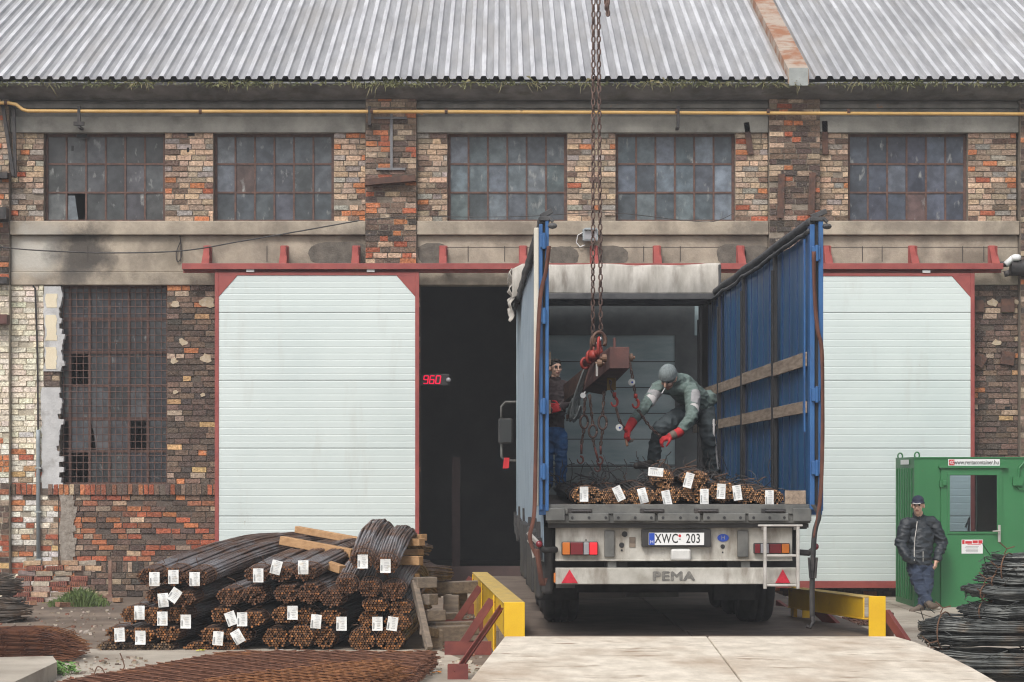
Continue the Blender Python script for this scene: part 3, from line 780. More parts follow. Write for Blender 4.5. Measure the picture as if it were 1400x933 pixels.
def sag(pts,Y,n=30):
    out=[]
    V=[Vector((x,y,0)) for x,y in pts]
    for i in range(len(V)-1):
        p0=V[max(0,i-1)];p1=V[i];p2=V[i+1];p3=V[min(len(V)-1,i+2)]
        for q in range(n//2):
            u=q/(n//2); v=.5*((2*p1)+(p2-p0)*u+(2*p0-5*p1+4*p2-p3)*u*u+(3*p1-p0-3*p2+p3)*u**3)
            out.append(P(v.x,v.y,Y))
    out.append(P(*pts[-1],Y)); return out
b=MB(); b.tube(sag([(-420,300),(-70,328),(0,338),(60,343),(150,346),(250,343),(330,330),(400,318),(490,302)],WY-.4),.011,6)
tag(b.build('overhead_cable','blacksteel'),'black cable sagging across the concrete beam at the left','cable')
b=MB(); b.tube(sag([(490,302),(560,296),(640,297),(720,296),(830,291),(930,301),(975,303),(1003,292)],WY-.25),.006,6)
tag(b.build('overhead_cable','blacksteel'),'thin dark wire strung under the upper windows above the trailer','cable')
b=MB(); b.tube(sag([(246,322),(248,350),(243,358),(241,346),(247,330)],WY-.03),.008,5); tag(b.build('wire_tail','blacksteel'),'short loop of black wire hanging from the beam left of the red rail','cable')
# scoreboard with the three red figures in the doorway
t=thing('weight_display','black weighing display with red glowing digits hung in the dark doorway','display',(wx(594),WY+.1,wz(526)))
b=MB(); b.box(wx(573),wx(614),WY+.1,WY+.2,wz(527),wz(511)); b.build('display_case',mat('display_case',(.03,.028,.03)),t,bevel=.01)
SEG={'9':'abcdfg','6':'acdefg','0':'abcdef'}
for i,ch in enumerate('960'):
    b=MB(); x=wx(578.5+i*8.4); wdt=.066; z0,z1=wz(524.2),wz(513.8); zm=(z0+z1)/2; t_=.016; sl=.012
    def seg(xa,za,xb,zb): b.bar((xa+(za-z0)*.12,WY+.095,za),(xb+(zb-z0)*.12,WY+.095,zb),t_,.006,up=(0,1,0))
    D={'a':(x,z1,x+wdt,z1),'d':(x,z0,x+wdt,z0),'g':(x,zm,x+wdt,zm),'f':(x,zm,x,z1),'b':(x+wdt,zm,x+wdt,z1),'e':(x,z0,x,zm),'c':(x+wdt,z0,x+wdt,zm)}
    for q in SEG[ch]: seg(*D[q])
    b.build('digit','led',t)
b=MB(); b.ball((wx(613),WY+.06,wz(519.5)),.04,12); b.build('lamp_knob','clearlens',t,smooth=True)
t=thing('junction_pipe','white and black valve fittings at the right end of the red rail','fitting',(wx(1386),WY-.3,wz(378)))
b=MB(); b.tube([P(1375,362,WY-.3),P(1384,354,WY-.3),P(1394,352,WY-.3)],.05,8); b.lathe([(.05,0),(.08,.02),(.08,.08),(.04,.1)],P(1389,357,WY-.32),(0,0,1),12); b.build('valve_body','white',t,smooth=True)
b=MB(); b.tube([P(1366,362,WY-.25),P(1378,361,WY-.25)],.045,8); b.tube([P(1382,366,WY-.25),P(1470,366,WY-.25)],.13,12); b.tube([P(1376,370,WY-.3),P(1378,378,WY-.3)],.05,8); b.build('pipe_stub','blacksteel',t,smooth=True)

# moss and grass along the roof edge
gb=MB(); gd=MB()
def blade(mb,p,d,L,w_=.008):
    p=Vector(p); d=Vector(d).normalized(); sx=Vector((rnd(-1,1),rnd(-.4,.4),0)).normalized()*w_
    q=p+d*L*.6+Vector((0,0,rnd(-.02,.02))); e=p+d*L+Vector((rnd(-.04,.04),0,-L*.25))
    mb.add([p-sx,p+sx,q+sx*.7,e,q-sx*.7],[(0,1,2,3,4)])
x=wx(-50)
while x<wx(1450):
    dens=noise.noise((x*.9,3,1))
    n=int(max(3,8+dens*14))
    for q in range(n):
        p=(x+rnd(-.12,.12),WY-.555+rnd(-.02,.03),H+(CY-114.5)/F*(WY-.55)+rnd(-.035,.02))
        blade(gb,p,(rnd(-1,1),-.4,rnd(-.5,.8)),rnd(.03,.10)*(1+max(0,dens)),.009)
    if random.random()<.10+.5*max(0,noise.noise((x*.6,9,1))):
        hh_=rnd(.4,1)
        for q in range(int(rnd(3,13))): blade(gd,(x+rnd(-.09,.09),WY-.56,H+(CY-113.5)/F*(WY-.56)),(rnd(-.9,.9),-.35,rnd(-1.3,.6)),rnd(.06,.26)*hh_,.006)
    x+=.06
tag(gb.build('moss',mat('moss',(.085,.10,.04),(.2,.2,.09),5,.9)),kind='stuff'); tag(gd.build('dry_weeds','drygrass'),kind='stuff')
# ================================================================ the articulated lorry, seen from behind (its own frame: x right, y forward)
TX,TY=1.70,22.0
trk=thing('articulated_lorry','open blue curtain-sided trailer lorry backed against the doorway, loaded with rebar','lorry',(TX,TY,0),.0159)
TK=F/TY
def tx(x): return (x-CX)/TK-TX
def tz(y): return H-(y-CY)/TK
def L_(b,name,m,par=trk,**k): return b.build(name,m,par,local=True,**k)
BED=tz(690); TOP=tz(303); LEN=11.0
xl,xr=tx(750),tx(1107)
# floor, rear sill
b=MB(); 
for i in range(9): b.box(lerp(xl-.02,xr+.02,i/9)+.003,lerp(xl-.02,xr+.02,(i+1)/9)-.003,.08,LEN,BED-.04,BED)
L_(b,'load_floor','floorply')
b=MB()
b.box(tx(748),tx(1110),-.0,.08,tz(703),BED+.0); b.box(tx(749),tx(1109),.02,.4,tz(716),tz(703.3))
for a,c in ((777,832),(838,895),(899,957),(961,1019),(1023,1078)): b.box(tx(a),tx(c),-.03,.02,tz(712.5),tz(702))
b.box(tx(746),tx(772),-.04,.0,tz(712),tz(695)); b.box(tx(1084),tx(1109),-.04,.0,tz(713),tz(695))
sill=L_(b,'rear_sill','tailgrey',bevel=.006)
for x in (793,892,966,1058):
    b=MB(); b.box(tx(x-14),tx(x+16),-.018,.0,tz(702),tz(696)); b.tube([(tx(x-12),-.03,tz(699)),(tx(x+13),-.03,tz(699))],.012,6); b.box(tx(x-17),tx(x-10),-.03,0,tz(701.5),tz(695.5)); b.box(tx(x+10),tx(x+15),-.03,0,tz(700.5),tz(697.5))
    L_(b,'latch','blacksteel',sill,bevel=.003)
b=MB()
for x in (782,805,828,845,868,890,906,930,952,968,990,1012,1030,1052,1072): b.lathe([(.014,0),(.014,.006)],(tx(x),-.03,tz(708)),(0,-1,0),8)
build_each(b,'bolt','black',sill,local=True)
# corner posts
def post(a,c,hinges,flip):
    b=MB(); y0=-.04
    w_=(c-a)
    b.box(tx(a),tx(c),y0+.05,y0+.16,BED-.1,TOP)
    b.box(tx(a),tx(a+w_*.36),y0,y0+.05,BED-.05,TOP-.03); b.box(tx(a+w_*.64),tx(c),y0-.01,y0+.05,BED-.06,TOP+.02)
    p=L_(b,'corner_post','bluesteel',bevel=.005)
    for y in hinges:
        b=MB(); b.box(tx(a+w_*.1),tx(c-w_*.25),y0-.035,y0,tz(y+9),tz(y-9)); b.tube([(tx(a+w_*.5),y0-.03,tz(y+11)),(tx(a+w_*.5),y0-.03,tz(y-11))],.018,8)
        L_(b,'hinge','bluesteel',p,bevel=.004)
    b=MB(); b.box(tx(a+w_*.36),tx(a+w_*.64),y0+.03,y0+.051,BED,TOP-.02); L_(b,'post_groove','black',p)
    b=MB(); b.box(tx(a),tx(c+2),y0-.02,y0+.2,TOP-.0,TOP+.04); b.bar((tx(c),y0,TOP+.03),(tx(c+6),y0,TOP-.01),.05,.03); b.bar((tx(a+2),y0+.02,TOP+.04),(tx(c+5),y0+.02,TOP+.1),.03,.05)
    b.ball((tx(c+5),y0-.01,TOP-.05),(.05,.04,.03),8)
    L_(b,'post_cap','blackcloth',p,bevel=.006)
    return p
post(737,750,(331,433,556,645),0); 
post(1107,1125,(347,540,640),1)
b=MB(); b.box(tx(730),tx(736.6),-.02,.1,tz(692),tz(312)); L_(b,'edge_strip','cream',bevel=.01)
# curtains
def curtain(name,X,sgn,m,y0,y1,z0,z1,bulge):
    b=MB(); ny,nz=220,26
    def fn(u,v):
        y=lerp(y0,y1,u); z=lerp(z0,z1,v)
        d=.007*math.sin(y*2*math.pi/.42+noise.noise((y*.5,z*.3,sgn))*2.5)*(.4+.6*(1-v))+.022*noise.noise((y*.7,z*.6,sgn*7))
        d+=sgn*bulge*math.sin(math.pi*v)*math.sin(math.pi*u)
        return (X+d,y,z-.04*abs(math.sin(math.pi*(y-y0)/2.6))*(v))
    b.grid(ny,nz,fn); return L_(b,name,m,smooth=True,solid=.006)
rc=curtain('side_curtain',xr+.035,1,'bluetarp',.1,LEN-1.6,BED-.05,TOP-.05,.02)
lc=curtain('side_curtain',xl-.05,-1,'tarpout',.1,LEN,BED-.55,TOP-.05,.05)
# vertical weld seams on the right-hand curtain
b=MB()
for y in np.arange(.35,9.2,.52): b.box(xr+.006,xr+.012,y,y+.012,BED,TOP-.1)
L_(b,'curtain_seam',mat('seam_blue',(.008,.03,.12)),rc)
b=MB(); b.box(xr-.035,xr-.02,.12,.2,BED+.7,tz(325)); L_(b,'curtain_tensioner','bluesteel',rc)
# curtain edge roll along the top right
def hemroll(X,y0,y1,r,name,side):
    b=MB(); pts=[]
    for i in range(60):
        y=lerp(y0,y1,i/59); pts.append((X+.02*noise.noise((y,1,side)),y,TOP-.0+.012*noise.noise((y*.9,5,side))))
    b.tube(pts,r,8); b.tube([(p[0]-.03,p[1],p[2]-.09+.02*noise.noise((p[1]*2,9,side))) for p in pts],r*.5,6)
    return L_(b,name,'blackcloth',smooth=True)
hemroll(xr+.02,-.02,LEN-1.5,.046,'curtain_hem',1)
hemroll(xl-.06,0,LEN,.05,'curtain_hem',-1)
b=MB()
for i in range(40):
    y=.2+i*.27+rnd(-.05,.05); z=BED-.55+rnd(-.1,.15)
    b.box(xl-.1,xl-.06,y,y+.12,z,z+rnd(.08,.3))
build_each(b,'curtain_buckle','blacksteel',lc,local=True)
# intermediate posts and board slats on the right-hand side
ys=[2.43,5.18,7.7,10.2]
for y in ys:
    b=MB(); b.box(xr-.02,xr+.02,y-.05,y+.05,BED-.02,TOP-.05); b.box(xr-.04,xr-.02,y-.03,y+.03,BED,TOP-.25); L_(b,'side_post','black',bevel=.004)
    b=MB(); b.box(xl-.02,xl+.045,y-.09,y+.09,BED-.02,TOP-.05); L_(b,'side_post','chassis',bevel=.004)
bays=[.12]+ys+[LEN]
for i in range(len(bays)-1):
    for z0,z1 in ((2.955,3.09),(2.50,2.615)):
        for X in (xr-.03,xl):
            b=MB(); b.box(X,X+.026,bays[i]+(.05 if i else .0),bays[i+1]-.05,z0+rnd(-.008,.008),z1+rnd(-.008,.008)); L_(b,'side_board','slat',bevel=.003)
b=MB(); b.box(tx(1074),xr-.03,.02,.05,BED+.002,tz(671)); L_(b,'kick_board','slat',bevel=.004)
# front wall
b=MB(); n=10
b.box(xl-.06,xr+.06,LEN,LEN+.06,BED-.1,TOP+.0)
fw=L_(b,'front_wall','frontwall')
b=MB(); b.box(xl,xr,LEN-.012,LEN-.002,TOP-.42,TOP-.0); b.box(xr-.28,xr+.058,LEN-.02,LEN-.002,BED,TOP-.42)
L_(b,'dark_band',mat('front_dark',(.04,.048,.052),(.075,.085,.09),4,.7),fw)
b=MB()
for z in np.arange(BED+.42,TOP-.5,.37): b.box(xl,xr-.28,LEN-.006,LEN-.001,z,z+.012)
b.box(xl,xr-.28,LEN-.01,LEN-.002,BED+.40,BED+.415); L_(b,'board_joint','chassis',fw)
b=MB(); b.box(xl,xr-.28,LEN-.014,LEN-.004,BED,BED+.39); L_(b,'kick_plate',mat('kick_plate',(.15,.18,.18),(.22,.25,.25),3,.6,c3=(.08,.09,.09),s3=3),fw)
# bunched sliding roof
b=MB(); nf=11; ya,yb=8.4,10.7
zt=4.68; zb_=4.30
def bunch(u,v):
    # u across the width, v round the section: front face, top folds, back
    x=lerp(-1.42,1.33,u)
    if v<.3:
        t=v/.3; y=ya-.03*math.sin(math.pi*t); z=lerp(zb_,zt,t)
        y+=.016*noise.noise((x*5.5,z*.9,2))+.006*math.sin(x*11+noise.noise((x,z,1))*3)
    else:
        t=(v-.3)/.7; y=lerp(ya,yb,t); z=zt-.06*abs(math.sin(t*math.pi*nf/2))-.03*t
        z+=.03*noise.noise((x*2,y*3,4))
    z+=(.018 if v>.35 else .005)*noise.noise((x*3,v*4,8))+ (-.07*max(0,(-x-1.28)/.14) )
    return (x,y,z)
b.grid(120,70,bunch)
rt=L_(b,'roof_tarp','roofcloth',smooth=True,solid=.01)
b=MB()
b.grid(10,40,lambda u,v:(-1.42-.03*math.sin(v*20)+.03*noise.noise((u*4,v*9,1)),lerp(ya,yb-.4,u),lerp(zt-.05,zb_-.38+.3*u,v)))
L_(b,'tarp_tail','roofcloth',rt,smooth=True,solid=.01)
b=MB(); b.box(-1.36,1.3,ya-.02,ya+.09,zb_-.08,zb_-.0); b.box(-1.36,1.3,ya+.6,ya+.68,zb_-.1,zb_-.02); b.box(1.30,1.335,ya-.06,ya+.1,zb_-.02,zt)
L_(b,'roof_bow','blackcloth',rt,bevel=.01)
# rear light board
b=MB(); b.box(tx(760),tx(1086),.12,.16,tz(766.5),tz(720.5)); b.box(tx(760),tx(1086),.10,.2,tz(722),tz(719.5)); b.box(tx(760),tx(1086),.105,.2,tz(768),tz(765.5))
lb=L_(b,'light_board','dirtywhite',bevel=.005)
b=MB()
for a,c in ((827,841),(1010,1025)): b.box(tx(a),tx(c),.085,.12,tz(762.5),tz(726))
build_each(b,'grey_bracket','tailgrey',lb,local=True,bevel=.008)
b=MB()
for x,y,r_ in ((855,731,.028),(851,746,.026),(851,753,.01),(990,748,.022),(990,756,.008),(802,739,.008),(812,767,.008)): b.lathe([(r_,0),(r_,.006)],(tx(x),.121,tz(y)),(0,-1,0),10)
build_each(b,'bolt_hole','black',lb,local=True)
b=MB(); b.box(tx(861.5),tx(870),.112,.12,tz(749),tz(735)); L_(b,'data_plate','oldwood',lb)
# number plate
b=MB(); b.box(tx(878),tx(973),.06,.12,tz(748.5),tz(724)); ph=L_(b,'plate_holder','chassis',lb,bevel=.006)
b=MB(); b.box(tx(887.5),tx(963.5),.05,.06,tz(745.8),tz(728.8)); npl=L_(b,'number_plate','white',lb,bevel=.002)
b=MB(); b.box(tx(887.8),tx(895.5),.047,.05,tz(745.4),tz(729.2)); L_(b,'euro_band','euroblue',npl)
text('country_letter','H',.045,'white',(tx(891.7),.046,tz(741.5)),npl,local=True,depth=.001)
text('plate_letters','XWC',.125,'black',(tx(911.8),.0495,tz(737.3)),npl,sx=.70,local=True,depth=.001,spacing=1.1,bold=.0016)
text('plate_letters','203',.125,'black',(tx(948.5),.0495,tz(737.3)),npl,sx=.70,local=True,depth=.001,spacing=1.1,bold=.0016)
b=MB(); b.lathe([(.014,0),(.014,.003)],(tx(930),.05,tz(733)),(0,-1,0),12); L_(b,'inspection_seal','redprint',npl)
b=MB(); b.box(tx(928.6),tx(931.4),.047,.05,tz(738),tz(737)); L_(b,'hyphen','black',npl)
b=MB(); b.box(tx(918),tx(945.5),.05,.12,tz(767),tz(751)); o=L_(b,'work_lamp',mat('lamp_white',(.5,.5,.48),(.62,.62,.6),8,.4),lb,bevel=.02)
# country oval
b=MB(); b.prism([(tx(990.5)+.055*1.0*math.cos(a_),tz(736)+.037*math.sin(a_)) for a_ in [2*math.pi*q/24 for q in range(24)]],.112,.12); ov=L_(b,'country_oval','euroblue',lb)
text('oval_letter','H',.055,'clearlens',(tx(990.5),.111,tz(736)),ov,local=True,depth=.001)
# tail lights
def tail(cols,y0,y1):
    b=MB(); b.box(tx(cols[0][0])-.006,tx(cols[-1][1])+.006,.07,.12,tz(y1)-.006,tz(y0)+.006); t_=L_(b,'tail_light','chassis',bevel=.012)
    for a,c,m in cols:
        b=MB(); b.box(tx(a)+.002,tx(c)-.002,.05,.07,tz(y1),tz(y0)); L_(b,'lens',m,t_,bevel=.008)
        b=MB()
        for k in range(6): z=lerp(tz(y1),tz(y0),(k+.5)/6); b.box(tx(a)+.006,tx(c)-.006,.047,.051,z-.003,z+.003)
        L_(b,'lens_rib',m,t_)
tail([(769,780,'amber'),(780,798,'redlens'),(798,806,'clearlens'),(806,817.5,'redlit')],742,759)
tail([(1033,1041,'redlens'),(1041,1053,'clearlens'),(1053,1070,'redlens'),(1070,1081,'amber')],744,757)
# under-run bar with lettering
b=MB(); b.box(tx(760),tx(1092),.06,.2,tz(799.5),tz(777)); ub=L_(b,'bumper_bar','dirtywhite',bevel=.008)
b=MB(); b.box(tx(757.5),tx(760),.08,.18,tz(797),tz(784)); L_(b,'side_marker','amber',ub)
text('bumper_lettering','PEMA',.12,'greyprint',(tx(921.5),.0565,tz(789)),ub,sx=1.3,local=True,depth=.0015,spacing=1.09,fat=.0075)
b=MB(); b.prism([(tx(876),tz(783)),(tx(884),tz(789)),(tx(876),tz(795))][::-1],.0575,.06); L_(b,'bumper_mark','dirtywhite',ub)
for x,s_ in ((779,11.5),(1071.5,10.5)):
    b=MB(); zt_,zb2=tz(779),tz(798); X=tx(x); w2=s_/TK; b.prism([(X-w2,zb2),(X+w2,zb2),(X,zt_)],.045,.06); L_(b,'warning_triangle','reflector',ub,bevel=.004)
b=MB()
for a in (832,1016): b.box(tx(a),tx(a+12),.14,.24,tz(779),tz(764))
b.box(tx(838)-.05,tx(838)+.06,.25,.5,tz(790),tz(700)); b.box(tx(1020)-.05,tx(1020)+.06,.25,.5,tz(790),tz(700))
build_each(b,'bumper_arm','tailgrey',ub,local=True)
# ladder
b=MB(); yl=-.10
for x in (1044.5,1089.5): b.box(tx(x-2.2),tx(x+2.2),yl,yl+.04,tz(805),tz(718.5))
b.box(tx(1035),tx(1096),yl-.005,yl+.045,tz(719.8),tz(717.2))
for y in (759.5,800): b.box(tx(1046.8),tx(1087.2),yl+.002,yl+.038,tz(y+1.6),tz(y-1.6))
b.box(tx(1042),tx(1047),yl+.04,.12,tz(725),tz(721)); b.box(tx(1087),tx(1092),yl+.04,.12,tz(725),tz(721))
L_(b,'ladder','alu',bevel=.006)
# chassis, axles, wheels, mudguards
b=MB()
for X in (-.55,.55): b.box(X-.07,X+.07,.2,LEN,.98,1.5); b.box(X-.1,X+.1,.2,LEN,.95,.98)
b.box(xl,xr,.05,.3,tz(722),tz(716.3)); b.box(xl+.05,xr-.05,.5,.56,.95,1.56)
for y in np.arange(.9,LEN,.9): b.box(xl,xr,y,y+.08,1.46,BED-.045)
b.box(xl-.02,xl+.05,.3,LEN,1.38,BED-.05); b.box(xr-.05,xr+.02,.3,LEN,1.38,BED-.05)
L_(b,'chassis_frame','chassis')
AX=[2.55,3.86,5.17]
for y in AX:
    b=MB(); b.tube([(-.85,y,.86),(.85,y,.86)],.07,10); b.box(-.5,.5,y-.1,y+.1,.74,.9); L_(b,'axle','chassis')
    for s_ in (-1,1):
        cx=s_*1.03; b=MB()
        prof=[(.30,-.17),(.40,-.185),(.48,-.17),(.512,-.13),(.516,-.09),(.500,-.085),(.500,-.065),(.517,-.06),(.517,-.01),(.5,-.008),(.5,.008),(.517,.01),(.517,.06),(.5,.065),(.5,.085),(.516,.09),(.512,.13),(.48,.17),(.40,.185),(.30,.17)]
        b.lathe(prof,(cx,y,DZ+.517),(1,0,0),40); wl=L_(b,'wheel','rubber',smooth=True)
        b=MB(); b.lathe([(.29,-.15),(.29,.15),(.26,.12),(.12,.06),(.10,.14),(.06,.15)],(cx,y,DZ+.517),(s_,0,0),24); L_(b,'rim','alu',wl,smooth=True)
b=MB()
for s_ in (-1,1):
    for y in AX:
        pr=[]; 
        for q in range(13):
            a_=math.pi*(.06+.88*q/12); pr.append((y+.60*math.cos(a_),DZ+.517+.60*math.sin(a_)))
        inner=[(y+(a-y)*.965,DZ+.517+(z-DZ-.517)*.965) for a,z in pr]
        b.prism(pr+inner[::-1],s_*1.03-.22,s_*1.03+.22,'x')
L_(b,'mudguard','rubber')
b=MB(); b.box(tx(742),tx(1062),1.6,1.62,DZ+.36,1.28); L_(b,'underbody_shade_sheet','rubber')  # added dark sheet, stands in for the shade between the wheels
for a,c in ((741,800),(1000,1060)):
    b=MB(); b.box(tx(a),tx(c),1.55,1.562,DZ+.28,1.3); b.box(tx(a),tx(c),1.5,1.6,1.3,1.36); L_(b,'mud_flap','rubber',bevel=.004)
b=MB()
b.box(tx(742),tx(758),.25,.9,.75,1.42); b.box(tx(735),tx(745),.4,1.3,.7,1.3); L_(b,'left_locker','chassis',bevel=.03)
b=MB(); b.box(tx(762),tx(788),.3,.36,tz(806),tz(800)); 
for q in range(6): b.box(tx(764+q*4),tx(766+q*4),.29,.3,tz(806),tz(800))
b.box(-.35,.2,2.2,2.3,.62,.72); b.tube([(-.5,1.9,.75),(.45,1.9,.82)],.06,8); b.box(.16,.24,1.8,1.86,.78,.98); L_(b,'under_frame','tailgrey')
b=MB(); b.lathe([(.24,-.55),(.26,-.5),(.26,.5),(.24,.55)],(.1,1.35,1.13),(1,0,0),20); L_(b,'air_tank','chassis',smooth=True)
# marker lamps on rubber arms
for x,y,dx,pm in ((737,744,1,1),(1114.5,747.5,-1,1)):
    b=MB(); b.tube([(tx(x+dx*24),.1,tz(y+8)),(tx(x+dx*8),.02,tz(y+9)),(tx(x+dx*2),-.02,tz(y+4))],.03,8); ar=L_(b,'marker_arm','rubber',smooth=True)
    b=MB(); b.ball((tx(x),-.03,tz(y)),.035,10); L_(b,'marker_lens','redlens',ar,smooth=True)
# straps
def ribbon(pts,w_,name,yy=-.09,m='strap',tw=0):
    b=MB(); V=[Vector((tx(x),yy+d,tz(y))) for x,y,d in pts]; n=len(V)
    P_=[]
    for i in range(n-1):
        p0=V[max(0,i-1)];p1=V[i];p2=V[i+1];p3=V[min(n-1,i+2)]
        for q in range(6):
            u=q/6; P_.append(.5*((2*p1)+(p2-p0)*u+(2*p0-5*p1+4*p2-p3)*u*u+(3*p1-p0-3*p2+p3)*u**3))
    P_.append(V[-1]); vs=[]
    for i,p in enumerate(P_):
        an=tw*math.sin(i*.35); o=Vector((math.cos(an)*w_/2,math.sin(an)*w_/2,0)); vs+= [p-o,p+o]
    b.add(vs,[(i*2,i*2+1,i*2+3,i*2+2) for i in range(len(P_)-1)])
    return L_(b,name,m,smooth=True,solid=.006)
ribbon([(750,338,0),(746,372,0),(738,410,0),(734,500,0),(732,620,0),(730,700,.0),(724,735,0),(733,760,0)],.04,'lashing_strap',tw=.5)
ribbon([(733,750,-.01),(737,775,0),(741,800,.05),(745,790,.05)],.05,'lashing_strap',tw=.4)
ribbon([(1111,345,-.0),(1112,400,0),(1116,450,0),(1122,480,0),(1123,560,-.01),(1122,640,0),(1119,690,0),(1112,735,0)],.038,'lashing_strap',tw=.5)
ribbon([(1110,690,0),(1118,705,0),(1112,730,0),(1109,790,0),(1109,845,0)],.05,'hanging_strap',m='chassis')
b=MB(); b.tube([(tx(1109),-.09,tz(843)),(tx(1110),-.1,tz(850)),(tx(1106),-.1,tz(857)),(tx(1101),-.1,tz(855))],.02,6); b.tube([(tx(1104),-.1,tz(762)),(tx(1106),-.1,tz(790)),(tx(1113),-.1,tz(790)),(tx(1115),-.1,tz(762))],.012,6)
b.box(tx(1107),tx(1111),-.11,-.07,tz(780),tz(755)); L_(b,'strap_hook','blacksteel',smooth=False)
b=MB(); b.tube([(tx(735),.1,tz(742)),(tx(728),.1,tz(735)),(tx(722),.1,tz(728))],.025,6); b.tube([(tx(722),-.05,tz(738)),(tx(727),-.05,tz(745)),(tx(730),-.05,tz(762))],.018,6); L_(b,'ratchet','alu')
for i,(x,y,dy) in enumerate(((712,748,3),(718,745,2))):
    b=MB(); b.box(xl-.13,xl-.05,1.2+3*i,2.9+3*i,.72,1.35); L_(b,'side_guard','chassis',bevel=.02)
# tractor unit in the doorway
cb_=MB(); W2=1.22
pr=[(11.45,1.0),(11.45,3.75),(11.75,3.98),(13.1,3.98),(13.62,3.4),(13.75,2.2),(13.75,.75),(11.6,.75)]
cb_.prism(pr,-W2+.06,W2-.06,'x'); cab=L_(cb_,'cab','dirtywhite',bevel=.06)
g=MB(); g.prism([(12.5,2.3),(13.45,2.3),(13.3,3.25),(12.5,3.25)],-W2+.045,-W2+.062,'x'); L_(g,'side_window',mat('cab_glass',(.03,.035,.04),rough=.08),cab)
b=MB()
for X in (-.45,.45): b.box(X-.06,X+.06,9,13.7,.85,1.05)
L_(b,'tractor_frame','chassis')
for y,ss in ((12.9,1),(10.1,1)):
    for s_ in (-1,1):
        b=MB(); b.lathe([(.3,-.16),(.46,-.16),(.5,-.1),(.5,.1),(.46,.16),(.3,.16)],(s_*1.03,y,DZ+.5),(1,0,0),32); wl=L_(b,'wheel','rubber',smooth=True)
        b=MB(); b.lathe([(.29,-.13),(.29,.13),(.1,.06)],(s_*1.03,y,DZ+.5),(s_,0,0),20); L_(b,'rim','alu',wl)
b=MB()
def cz(y,Y): return H-(y-CY)*Y/F
Ym=12.7; Yw=Ym+TY
mx=(691-CX)*Yw/F-TX+.0159*Ym
b.box(mx-.11,mx+.11,Ym-.1,Ym+.04,cz(607,Yw),cz(572,Yw)); mir=L_(b,'mirror','chassis',cab,bevel=.04)
g=MB(); g.box(mx-.085,mx+.085,Ym-.106,Ym-.1,cz(605,Yw),cz(574,Yw)); L_(g,'mirror_glass',mat('mirror_glass',(.03,.034,.036),rough=.35),mir)
g=MB(); X1=-W2; k=(Yw/F)
g.tube([(X1+.05,Ym,cz(550,Yw)),(mx+.0,Ym,cz(550,Yw)),(mx-.06,Ym,cz(556,Yw)),(mx-.06,Ym,cz(575,Yw))],.02,8); g.tube([(X1+.05,Ym,cz(630,Yw)),(mx,Ym,cz(630,Yw)),(mx-.06,Ym,cz(625,Yw)),(mx-.06,Ym,cz(600,Yw))],.02,8)
build_each(g,'mirror_arm','tailgrey',mir,local=True,smooth=True)
g=MB(); 
for s_ in (0,1): g.add([(mx-.02+s_*.02,Ym-.03,cz(626,Yw)),(mx+.03+s_*.03,Ym-.03,cz(626,Yw)),(mx+.05*s_,Ym-.03,cz(640,Yw)),(mx-.04+.04*s_,Ym-.03,cz(641,Yw))],[(0,1,2,3)])
L_(g,'red_ribbon','redprint',mir,solid=.004)
g=MB()
for y in (531,541): g.ball((X1+.0,Ym-1.2,cz(y,Yw-1.2)),.045,8)
L_(g,'cab_lamp','white',cab,smooth=True)
# ================================================================ rebar in the yard and on the lorry
def pack(rx,rz,r,fill=1.0):
    out=[]; d=2*r*1.03; j=0; z=-rz
    while z<=rz:
        x=-rx+(d/2 if j%2 else 0)
        while x<=rx:
            if (x/rx)**2+(z/rz)**2<=1.02 and random.random()<fill: out.append((x+rnd(-.12,.12)*r,z+rnd(-.12,.12)*r))
            x+=d
        z+=d*.88; j+=1
    return out
def tag_part(parent,p,ang,w_=.105,h_=.145,local=None):
    b=MB(); c,s_=math.cos(R(ang)),math.sin(R(ang)); ux=Vector((c,0,-s_)); uz=Vector((s_,0,c)); p=Vector(p)
    n=6; vs=[];fs=[]
    cu=rnd(-.012,.012)
    for i in range(n+1):
        t=i/n-.5
        for sx in (-.5,.5):
            vs.append(p+ux*(sx*w_)+uz*(t*h_)+Vector((0,cu*(4*t*t)+rnd(-.001,.001)+sx*cu*.6*t,0)))
    b.add(vs,[(i*2,i*2+1,i*2+3,i*2+2) for i in range(n)])
    t_=b.build('paper_tag','tag',parent,solid=.002)
    b=MB()
    for q in range(9):
        z=-.40+.058*q; l=.09
        b.obox(p+ux*(-.36*w_)+uz*(z*h_*.9)+Vector((0,-.006,0)),ux*.05*w_*1.3,Vector((0,.001,0)),uz*h_*rnd(.012,.02))
    for q in range(6):
        b.obox(p+ux*(.1*w_+rnd(-.04,.04)*w_)+uz*((.28-.12*q)*h_)+Vector((0,-.006,0)),ux*rnd(.1,.26)*w_,Vector((0,.001,0)),uz*h_*.008)
    b.obox(p+ux*.05*w_+uz*.42*h_+Vector((0,-.006,0)),ux*.2*w_,Vector((0,.001,0)),uz*h_*.015)
    b.build('tag_print',mat('tag_print_grey',(.3,.31,.32)),t_)
    return t_
def ring(c,rx,rz,lat,up,r=.005):
    pts=[Vector(c)+lat*(rx*math.cos(a))+up*(rz*math.sin(a)) for a in [2*math.pi*i/20 for i in range(20)]]
    return pts
